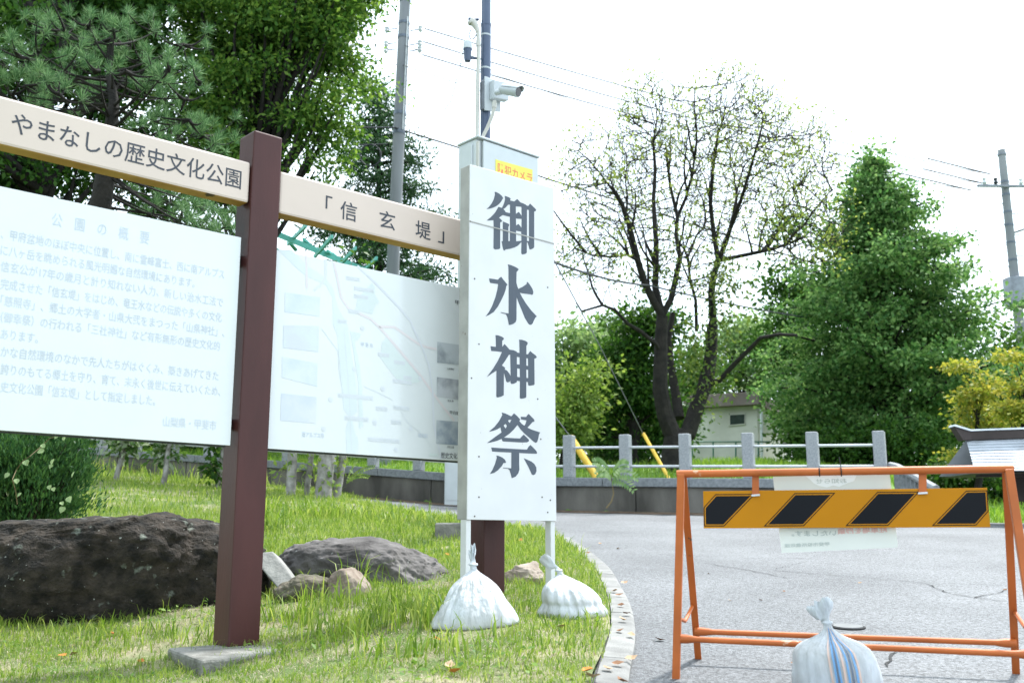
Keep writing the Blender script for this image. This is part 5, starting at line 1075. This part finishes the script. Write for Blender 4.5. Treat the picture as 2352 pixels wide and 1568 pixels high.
# trees further back
def bgt(label, px, Y, ells, ncl, m, seed, per=20, sig=.26, ln=.17, gap=.2, tr=.15, name='background_tree', up=None): clump_tree(name, label, ground_at(px, Y), tr, [ell(*e) for e in ells], ncl, per, (sig, sig, sig * .7), ln, ln * .6, m, m_barkb, seed, 26, gap, .8, .4, group=GB)
bgt('dark rounded evergreen just left of the bare tree', 1455, 23.5, [(1450, 860, 24, 90, 150), (1480, 950, 24, 90, 110), (1420, 950, 24, 70, 120), (1500, 760, 24, 60, 70)], 520, lf_deep, 31, 30, .22, .13)
bgt('pale feathery green tree beside the white board', 1320, 27, [(1310, 860, 27, 70, 130), (1350, 800, 27, 60, 70), (1270, 920, 27, 70, 120)], 330, lf_light, 32)
bgt('lime green low tree behind the left stone posts', 1300, 22, [(1300, 960, 22, 60, 60), (1350, 900, 22, 45, 60), (1260, 1000, 22, 60, 40)], 240, lf_yel, 33, 20, .18, .12)
bgt('mid green tree between the pale and dark trees', 1380, 29, [(1390, 880, 29, 70, 140), (1400, 780, 29, 45, 60)], 260, lf_mid, 34)
bgt('yellow green tree behind the flat roofed building', 1705, 40, [(1700, 850, 40, 95, 100), (1760, 800, 40, 70, 80), (1650, 880, 40, 60, 80)], 420, lf_light, 35, 20, .30, .19)
bgt('dark tree standing behind the conical tree on its left', 1840, 33, [(1850, 640, 33, 70, 160), (1830, 800, 33, 90, 150), (1900, 860, 33, 110, 150)], 520, lf_deep, 36, 22, .3, .18)
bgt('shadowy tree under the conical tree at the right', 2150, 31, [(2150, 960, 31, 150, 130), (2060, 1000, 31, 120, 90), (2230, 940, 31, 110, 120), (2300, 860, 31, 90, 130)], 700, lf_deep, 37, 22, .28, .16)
bgt('green tree at the right edge below the far pole', 2345, 28, [(2345, 830, 28, 70, 110), (2380, 960, 28, 90, 110)], 330, lf_mid, 38)
bgt('far green tree glimpsed left of the pale building', 1575, 38, [(1570, 930, 38, 90, 110), (1600, 850, 38, 70, 70)], 300, lf_mid, 39, 20, .3, .19)
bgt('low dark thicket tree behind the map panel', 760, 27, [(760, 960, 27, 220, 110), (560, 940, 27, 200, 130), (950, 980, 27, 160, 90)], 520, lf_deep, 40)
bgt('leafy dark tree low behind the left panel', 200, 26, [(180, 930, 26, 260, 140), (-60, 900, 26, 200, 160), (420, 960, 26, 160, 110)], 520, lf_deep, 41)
bgt('low leafy thicket under the conical tree behind the fence end', 2010, 25, [(2000, 1040, 25, 110, 45), (2110, 1050, 25, 110, 45), (2210, 1055, 25, 90, 40), (1900, 1045, 25, 80, 40)], 420, lf_deep, 43, 26, .18, .12)
bgt('low leafy thicket behind the trunk of the bare tree', 1480, 26, [(1470, 990, 26, 70, 60), (1400, 1020, 26, 60, 45), (1530, 1010, 26, 45, 50)], 260, lf_mid, 45, 26, .18, .12)
bgt('low dark hedge behind the roofed board', 2330, 21, [(2300, 1110, 21, 90, 38), (2400, 1100, 21, 90, 45), (2230, 1100, 21, 60, 30)], 260, lf_deep, 44, 26, .16, .11)
bgt('small round tree between building and conical tree', 1850, 30, [(1850, 950, 30, 50, 80), (1870, 1010, 30, 50, 60)], 260, lf_mid, 42)
clump_tree('maple_tree', 'small maple with yellowing layered leaves at the right edge', ground_at(2250, 20), .07, [ell(2232, 870, 20, 55, 45), ell(2250, 930, 20, 60, 40), ell(2200, 1000, 20, 55, 22), ell(2180, 1052, 20, 45, 14), ell(2290, 990, 20, 60, 40)], 110, 26, (.16, .16, .045), .085, .07, lf_maple, m_barkb, 51, 40, .1, 1.2, .5, flat=.2, lobe=.26, group='yellowing maples')
clump_tree('maple_tree', 'yellow leaved maple cut off by the right frame edge', ground_at(2350, 19), .07, [ell(2345, 880, 19, 45, 50), ell(2350, 950, 19, 65, 40), ell(2390, 910, 19, 60, 60)], 100, 26, (.16, .16, .045), .085, .07, lf_maple, m_barkb, 52, 30, .1, 1.2, .5, flat=.2, lobe=.26, group='yellowing maples')

# grey trunked trees between lawn and wall
for i, (x0, y0, x1, y1, w_, lab) in enumerate(((667, 1150, 672, 1035, 22, 'grey trunked young tree closest to the brown post'), (703, 1140, 716, 1035, 13, 'thinnest grey trunked young tree below the map panel'), (740, 1178, 752, 1035, 37, 'stoutest grey trunked young tree below the map panel'), (770, 1180, 789, 1038, 18, 'leaning grey trunked young tree nearest the road'))):
    Y_ = 15.6 + .35 * (i % 2); s_ = Y_ / FOC; a, b_ = at(x0, y0, Y_), at(x1, y1, Y_); a = Vector((a.x, a.y, lz(a.x, a.y) - .05)); up_ = (b_ - a); rr2 = np.random.default_rng(60 + i)
    r_ = thing('young_tree', lab, 'tree', a, 'grey trunked trees below the map panel'); tp_ = a + up_ * (2.9 + .2 * i); tp_.z = min(tp_.z, at(700, 640, Y_).z)
    MB().tube([a, a + up_ * .08, a + up_ * .5, b_, b_.lerp(tp_, .5), tp_], [w_ * s_ * .66, w_ * s_ * .53, w_ * s_ * .5, w_ * s_ * .48, w_ * s_ * .38, w_ * s_ * .2], 12).build('trunk', m_barkg, r_, True)
    cl = np.array(tp_) + rr2.normal(size=(34, 3)) * np.array([.55, .45, .40]); limbs('branches', [np.array(tp_)] * 34, cl, .015, rr2, m_barkg, r_); add_leaves('crown', cl, 26, (.17, .17, .12), .11, .05, lf_mid, r_, rr2)
    lo_ = np.array(a.lerp(b_, .75)) + rr2.normal(size=(5, 3)) * np.array([.12, .12, .22]); o9 = add_leaves('low_sprouts', lo_, 12, (.09, .09, .12), .11, .05, lf_yel, r_, rr2); o9['kind'] = 'stuff'
# shrubs in front of the wall at the left
lf_var = leafmat('pale edged shrub leaves', (.05, .12, .03), (.45, .50, .38), .3, mid=(.10, .19, .05))
for i, (px, Y_, w_, lab) in enumerate(((262, 16.6, 50, 'shrub with pale glossy leaves left of the thin trunk'), (372, 16.2, 34, 'slim shrub with a bare grey trunk below the text panel'), (498, 16.4, 26, 'small dark shrub beside the brown post by the wall'))):
    s_ = Y_ / FOC; b0_ = ground_at(px, Y_); clump_tree('shrub', lab, b0_, .04, [((b0_.x, b0_.y, b0_.z + .75), (w_ * s_, w_ * s_ * .8, .55)), ((b0_.x, b0_.y, b0_.z + 1.5), (w_ * s_ * 1.2, w_ * s_, .6))], 60, 22, (.10, .10, .10), .12, .06, lf_var if i < 2 else lf_deep, m_barkg, 70 + i, 18, .05, cat='shrub', lobe=.16, group='shrubs along the wall', trunk_top=(b0_.x + .15, b0_.y, b0_.z + 1.6))
# juniper and its vine
jb_ = ground_at(55, 8.2); rr = np.random.default_rng(81); jun = thing('juniper_bush', 'dense dark green juniper bush at the left edge behind the boulder', 'bush', jb_)
jc = np.array(V3(50, 1090, 8.2)); n_ = 520; d_ = rnd_dir(n_, rr); d_[:, 2] = np.abs(d_[:, 2]) * np.where(rr.uniform(size=n_) < .75, 1, -.8); jt = jc + d_ * np.array([.54, .50, .48]) * rr.uniform(.55, 1.03, (n_, 1)) * (1 + .16 * np.sin(5 * d_[:, :1] + 1) * np.sin(6 * d_[:, 2:3]) + .08 * np.sin(13 * d_[:, :1] + 9 * d_[:, 2:3])) + np.array([0, 0, -.10])
MB().tube([Vector(jb_), Vector(jc)], [.06, .03], 8).build('trunk', m_bark, jun, True); limbs('branches', [np.array(jb_) + np.array([0, 0, .1])] * 60, jt[:60], .015, rr, m_bark, jun)
per = 55; c_ = np.repeat(jt, per, 0); od = np.repeat(unit(jt - np.array(jb_)), per, 0); off = rr.normal(size=(n_ * per, 3)) * .045; leaves('foliage', c_ + off, od + rr.normal(size=c_.shape) * .45 + np.array([0, 0, .5]), rr.normal(size=c_.shape), rr.uniform(.03, .065, len(c_)), .014, lf_jun, jun)
m_vine = leafmat('vine leaf', (.14, .26, .06), (.42, .50, .30), .35); m_stem = mat('vine stem', (.16, .12, .06), .8)
vine = thing('climbing_vine', 'climbing vine with broad pale leaves over the juniper bush', 'vine', at(40, 1150, 7.5))
vp = [at(x_ / 2.648, y_ / 2.648 + 976.2, 7.55 - .05 * (i % 3)) for i, (x_, y_) in enumerate(((105, 480), (95, 400), (75, 330), (100, 270), (140, 215), (180, 190), (250, 130), (300, 80), (380, 60)))]
MB().tube(vp, .003, 5).build('stem', m_stem, vine, True)
for i, (x_, y_) in enumerate(((255, 115), (270, 150), (180, 215), (150, 215), (325, 205), (318, 238), (100, 325), (55, 290), (130, 410), (300, 365), (322, 378), (455, 280), (415, 435), (370, 465), (388, 495), (350, 60), (392, 70))):
    p = np.array(at(x_ / 2.648, y_ / 2.648 + 976.2, 7.45)); ax = unit(np.array([rr.normal() * .7, -.3, -.7])); nr = unit(np.array([rr.normal() * .5, -1, .5])); sd_ = np.cross(ax, nr); L1 = rr.uniform(.035, .058); q_ = []
    for u_, w_ in ((0, 0), (.06, .28), (.3, .46), (.62, .34), (1, 0), (.62, -.34), (.3, -.46), (.06, -.28)): q_.append(Vector(p + ax * L1 * u_ + sd_ * L1 * w_ + nr * abs(w_) * L1 * .25))
    MB().add(q_, [(0, 1, 2, 3, 4), (0, 4, 5, 6, 7)]).build('leaf', m_vine, vine)
# seedling with feathery leaves on the wall
def pinnate(b_, a, e, sag, n_, ln, w_):
    a, e = np.array(a), np.array(e); 
    for i in range(n_):
        t_ = (i + 1) / n_; p = a + (e - a) * t_; p[2] += sag * 4 * t_ * (1 - t_); d_ = unit(e - a); l_ = ln * (1 - .5 * t_ ** 2)
        for sg in (-1, 1):
            ax = unit(d_ * .45 + sg * np.cross(d_, [0, -.8, .5]) + np.array([0, 0, -.15])); sd_ = unit(np.cross(ax, [0, -.6, .8])); b_.add([Vector(p), Vector(p + ax * l_ * .4 + sd_ * w_), Vector(p + ax * l_), Vector(p + ax * l_ * .4 - sd_ * w_)], [(0, 1, 2, 3)])
def c3(x_, y_): return (x_ / 3.412 + 1263.6, y_ / 3.412 + 746.7)
m_sd = leafmat('seedling leaf', (.10, .20, .06), (.22, .32, .14), .4); YS = 16.2
sdl = thing('tree_seedling', 'seedling with feathery leaflets growing from the foot of the low wall', 'seedling', at(*c3(440, 1430), YS))
MB().tube([at(*c3(x_, y_), YS) for x_, y_ in ((440, 1432), (480, 1380), (497, 1320), (488, 1250), (478, 1170))], [.014, .012, .011, .010, .007], 6).build('stem', m_stem, sdl, True)
for a, e in (((478, 1170), (345, 1075)), ((478, 1170), (600, 1095)), ((480, 1180), (680, 1200)), ((482, 1200), (650, 1290)), ((480, 1180), (370, 1170))):
    b_ = MB(); A_, E_ = at(*c3(*a), YS), at(*c3(*e), YS - .2); pinnate(b_, A_, E_, .06, 9, .16, .025); b_.tube([A_, A_.lerp(E_, .5) + Z * .06, E_], .004, 4); b_.build('leaf', m_sd, sdl)
fn = thing('fern', 'arching fern frond in front of the wall right of the grey trunks', 'fern', at(800, 1110, 16.5))
for a, e in (((795, 1105), (858, 1072)), ((795, 1105), (845, 1095)), ((795, 1105), (820, 1060))):
    b_ = MB(); pinnate(b_, at(*a, 16.3), at(*e, 15.8), .05, 12, .10, .018); b_.build('frond', lf_yel, fn)

# ================================================================== grass
lf_grass = leafmat('lawn grass', (.075, .155, .022), (.32, .38, .105), .42, mid=(.165, .265, .045)); lf_dry = leafmat('dry grass', (.25, .22, .14), (.46, .42, .31), .3); lf_bankg = leafmat('bank grass blades', (.07, .17, .02), (.22, .34, .06), .4)
def blades(name, x_, y_, zf, h, wdt, m, rr, lean=.5, kind_label=None):
    n_ = len(x_); z_ = zf(x_, y_) - .005; a = rr.uniform(0, 2 * np.pi, n_); ln = rr.uniform(.1, 1, n_) * lean; s_ = np.stack([np.cos(a), np.sin(a), np.zeros(n_)], 1); b2 = rr.uniform(0, 2 * np.pi, n_); d_ = np.stack([np.cos(b2), np.sin(b2), np.zeros(n_)], 1)
    p0 = np.stack([x_, y_, z_], 1); p1 = p0 + d_ * (h * ln * .35)[:, None] + np.array([0, 0, 1.]) * (h * .6)[:, None]; p2 = p0 + d_ * (h * ln)[:, None] + np.array([0, 0, 1.]) * (h * (1 - .35 * ln))[:, None]; w_ = wdt[:, None] * .5
    v = np.stack([p0 - s_ * w_, p0 + s_ * w_, p1 + s_ * w_ * .8, p1 - s_ * w_ * .8, p2 + s_ * w_ * .1, p2 - s_ * w_ * .1], 1).reshape(-1, 3); k_ = np.arange(n_)[:, None] * 6
    f = np.stack([k_ + np.array([[0, 1, 2, 3]]), k_ + np.array([[3, 2, 4, 5]])], 1).reshape(-1, 4); o = raw(name, v, f, m); return o
rr = np.random.default_rng(99); XS, YS_, HS, WS = [], [], [], []
for y0, y1, n_, h0, h1, w_ in ((2.9, 5, 34000, .014, .042, .0034), (5, 8, 52000, .025, .065, .0042), (8, 12, 46000, .035, .10, .006), (12, 21.5, 42000, .04, .11, .009)):
    y_ = np.sqrt(rr.uniform(y0 ** 2, y1 ** 2, n_)); x_ = rr.uniform(-.60, .22, n_) * y_; k_ = (x_ < lawn_x(y_) + .03 * rr.uniform(-1, .6, n_)); pt_ = np.sin(x_ * 3.1 + 1.3 * np.sin(y_ * 2.3)) * np.sin(y_ * 2.7 + np.sin(x_ * 1.9)) + .6 * np.sin(x_ * 9 + y_ * 4) * np.sin(y_ * 8 - x_ * 3)
    bare = (y_ < 6.6) & (pt_ > .12) & (x_ < .0); k_ &= ~(bare & (rr.uniform(size=n_) < .82)); x_, y_, pt_ = x_[k_], y_[k_], pt_[k_]; n_ = len(x_)
    h = rr.uniform(h0, h1, n_) * (1 - .25 * np.tanh(pt_)) * np.where(rr.uniform(size=n_) < .06, 1.8, 1); XS.append(x_); YS_.append(y_); HS.append(h); WS.append(rr.uniform(.7, 1.3, n_) * w_)
XS, YS_, HS, WS = map(np.concatenate, (XS, YS_, HS, WS))
props(blades('grass', XS, YS_, lambda a, b_: lawn_z(a, b_), HS, WS, lf_grass, rr, .9), 'short bright green lawn grass covering the verge', 'grass', kind='stuff')
n_ = 60000; y_ = np.sqrt(rr.uniform(9, 64, n_)); x_ = rr.uniform(-.58, .1, n_) * y_; k_ = x_ < lawn_x(y_) - .02; x_, y_ = x_[k_], y_[k_]
props(blades('dry_grass', x_, y_, lambda a, b_: lawn_z(a, b_) + .002, rr.uniform(.008, .022, len(x_)), rr.uniform(.002, .005, len(x_)), lf_dry, rr, 3.2), 'straw coloured dead grass lying between the green blades', 'dead grass', kind='stuff')
n_ = 5200; y_ = np.sqrt(rr.uniform(8.5, 110, n_)); x_ = rr.uniform(-.58, .15, n_) * y_; k_ = (x_ < lawn_x(y_) - .03) & (np.sin(x_ * 4.3 + 2) * np.sin(y_ * 3.7) > .05); x_, y_ = x_[k_], y_[k_]; n_ = len(x_)
wz = lawn_z(x_, y_) + rr.uniform(.008, .035, n_); wo_ = leaves('weeds', np.stack([x_, y_, wz], 1), rr.normal(size=(n_, 3)) * np.array([1, 1, .35]), rr.normal(size=(n_, 3)) * .3 + np.array([0, 0, 1.]), rr.uniform(.016, .04, n_), rr.uniform(.012, .026, n_), leafmat('clover and weed leaves', (.05, .13, .02), (.20, .31, .07), .35)); props(wo_, 'small broad leaved weeds scattered through the lawn', 'weeds', kind='stuff')
tx, ty, th = [], [], []
for px, py, n_, sp, h in ((640, 1330, 60, .07, .30), (625, 1230, 45, .1, .30), (705, 1420, 60, .10, .14), (780, 1445, 70, .14, .16), (850, 1440, 80, .13, .18), (880, 1410, 30, .06, .26), (960, 1430, 70, .12, .17), (1000, 1440, 70, .08, .24), (910, 1490, 80, .14, .15), (700, 1360, 40, .08, .14), (330, 1440, 60, .25, .11), (130, 1430, 50, .2, .10), (470, 1455, 40, .12, .14), (1010, 1500, 60, .12, .12), (1340, 1440, 60, .12, .07), (640, 1415, 60, .08, .18), (545, 1500, 40, .3, .06), (820, 1360, 40, .07, .24), (760, 1400, 50, .08, .22), (1240, 1480, 90, .25, .08), (1390, 1440, 50, .08, .09), (180, 1160, 70, .22, .2), (150, 1185, 60, .2, .16)):
    c_ = gp(px, py, .05); tx.append(c_.x + rr.normal(size=n_) * sp); ty.append(c_.y + rr.normal(size=n_) * sp * .7); th.append(rr.uniform(.45, 1.1, n_) * h)
for px, py, n_, sp, h in ((740, 1190, 130, .4, .24), (820, 1190, 130, .5, .24), (900, 1200, 110, .4, .22), (980, 1205, 90, .4, .2), (660, 1175, 110, .4, .24), (450, 1110, 160, .9, .4), (330, 1090, 160, .9, .42), (240, 1085, 100, .6, .4), (1200, 1222, 60, .4, .14)):
    c_ = gp(px, py, .08); tx.append(c_.x + rr.normal(size=n_) * sp); ty.append(c_.y + rr.normal(size=n_) * sp * .6); th.append(rr.uniform(.45, 1.1, n_) * h)
tx, ty, th = map(np.concatenate, (tx, ty, th)); k_ = tx < lawn_x(ty) - .03; tx, ty, th = tx[k_], ty[k_], th[k_]
props(blades('long_grass', tx, ty, lambda a, b_: lawn_z(a, b_), th, np.where(ty > 9, .016, .0075) * rr.uniform(.7, 1.3, len(tx)), lf_grass, rr, .95), 'long loose grass blades around the rocks and posts', 'grass', kind='stuff')
n_ = 30000; y_ = rr.uniform(13.5, 27, n_); x_ = rr.uniform(-.5, .56, n_) * y_; s_ = (x_ - W0.x) * wn.x + (y_ - W0.y) * wn.y; l_ = (x_ - W0.x) * wd.x + (y_ - W0.y) * wd.y; k_ = ((s_ > .45) & (l_ > -.3)) | ((x_ > W0.x + .3) & (y_ > road_far(x_) + .1)); x_, y_ = x_[k_], y_[k_]
props(blades('bank_grass', x_, y_, terrain_z, rr.uniform(.07, .24, len(x_)), rr.uniform(.011, .022, len(x_)), lf_bankg, rr, .8), 'rough bright grass on the bank behind the wall', 'grass', kind='stuff')

# ================================================================== fallen leaves
m_fl = [mat('brown fallen leaf', (.20, .10, .05), .8, var=.3, scale=30), mat('tan fallen leaf', (.38, .26, .16), .8, var=.25, scale=30), mat('orange fallen leaf', (.45, .17, .03), .8, var=.25, scale=30)]
def fallen(px, py, c_, size, where):
    p = gp(px, py, .045 if where != 'road' else .006); rrl = random.Random(int(px * 7 + py)); a = rrl.uniform(0, 6.28); zf = (lambda x_, y_: lz(x_, y_) + .012) if where == 'lawn' else ((lambda x_, y_: g(x_, y_) + .046) if where == 'kerb' else (lambda x_, y_: g(x_, y_) + .008)); pts = []
    for u_, w_, z_ in ((-.5, 0, .1), (-.2, .28, .22), (.15, .32, .25), (.5, 0, .3), (.15, -.32, .06), (-.2, -.28, .05), (0, 0, .0)):
        x_, y_ = size * (u_ * math.cos(a) - w_ * math.sin(a)), size * (u_ * math.sin(a) + w_ * math.cos(a)); pts.append(Vector((p.x + x_, p.y + y_, zf(p.x + x_, p.y + y_) + z_ * size * rrl.uniform(.6, 1.2))))
    o_ = props(MB().add(pts, [(0, 1, 6), (1, 2, 6), (2, 3, 6), (3, 4, 6), (4, 5, 6), (5, 0, 6)]).build('fallen_leaf', m_fl[c_]), {'lawn': 'curled dead leaf lying on the lawn', 'kerb': 'dry brown leaf lying on the kerb', 'road': 'dry leaf fragment lying on the asphalt'}[where], 'leaf', {'lawn': 'dead leaves on the lawn', 'kerb': 'dead leaves on the kerb', 'road': 'leaf scraps on the road'}[where])
    LEAF.append((o_, where, py)); return o_
LEAF = []
def c7(x_, y_): return (x_ / 3.496 + 947.7, y_ / 3.496 + 1120)
for i, (x_, y_, w_) in enumerate(((1675, 945, 'kerb'), (1700, 765, 'kerb'), (1720, 1010, 'kerb'), (1692, 1062, 'kerb'), (1665, 1150, 'kerb'), (1755, 1185, 'kerb'), (1650, 1415, 'kerb'), (1570, 1455, 'kerb'), (1660, 862, 'kerb'), (1620, 830, 'kerb'), (1410, 525, 'kerb'), (1310, 480, 'kerb'), (1690, 1555, 'kerb'), (1755, 1375, 'kerb'), (960, 528, 'lawn'), (1025, 535, 'lawn'), (865, 440, 'lawn'), (885, 488, 'lawn'), (200, 1245, 'lawn'), (300, 1440, 'lawn'), (340, 1515, 'lawn'), (1190, 1165, 'lawn'), (280, 575, 'lawn'), (1450, 1550, 'lawn'), (1400, 1500, 'lawn'), (1505, 450, 'road'), (1985, 1225, 'road'), (1650, 490, 'road'))):
    fallen(*c7(x_, y_), 2 if (w_ == 'lawn' and i % 2 == 0) else i % 2, .06 if w_ == 'lawn' else .05, w_)
for i, (x_, y_) in enumerate(((790, 920), (440, 980), (640, 978), (300, 805), (850, 1390), (1285, 865), (2230, 910))): fallen(x_ / 2.832 + 1521.6, y_ / 2.832 + 1033.6, i % 2, .028, 'road')
for i, (x_, y_) in enumerate(((720, 517), (690, 1235), (450, 1370), (860, 1385), (830, 1540), (380, 1380), (620, 305))): fallen(x_ / 2.648, y_ / 2.648 + 976.2, 2 if i % 2 else 0, .045, 'lawn')

ORD = ['nearest', 'second', 'third', 'fourth', 'fifth', 'sixth', 'seventh', 'eighth', 'ninth', 'tenth', 'eleventh', 'twelfth', 'thirteenth', 'fourteenth', 'fifteenth', 'sixteenth', 'seventeenth', 'eighteenth', 'nineteenth', 'twentieth']
for where, txt in (('lawn', 'curled dead leaf on the lawn'), ('kerb', 'dry leaf lying on the kerb'), ('road', 'leaf scrap on the asphalt')):
    for i, (o_, w_, py) in enumerate(sorted([q for q in LEAF if q[1] == where], key=lambda q: -q[2])): o_['label'] = txt + ', ' + ORD[i] + ' from the bottom edge'
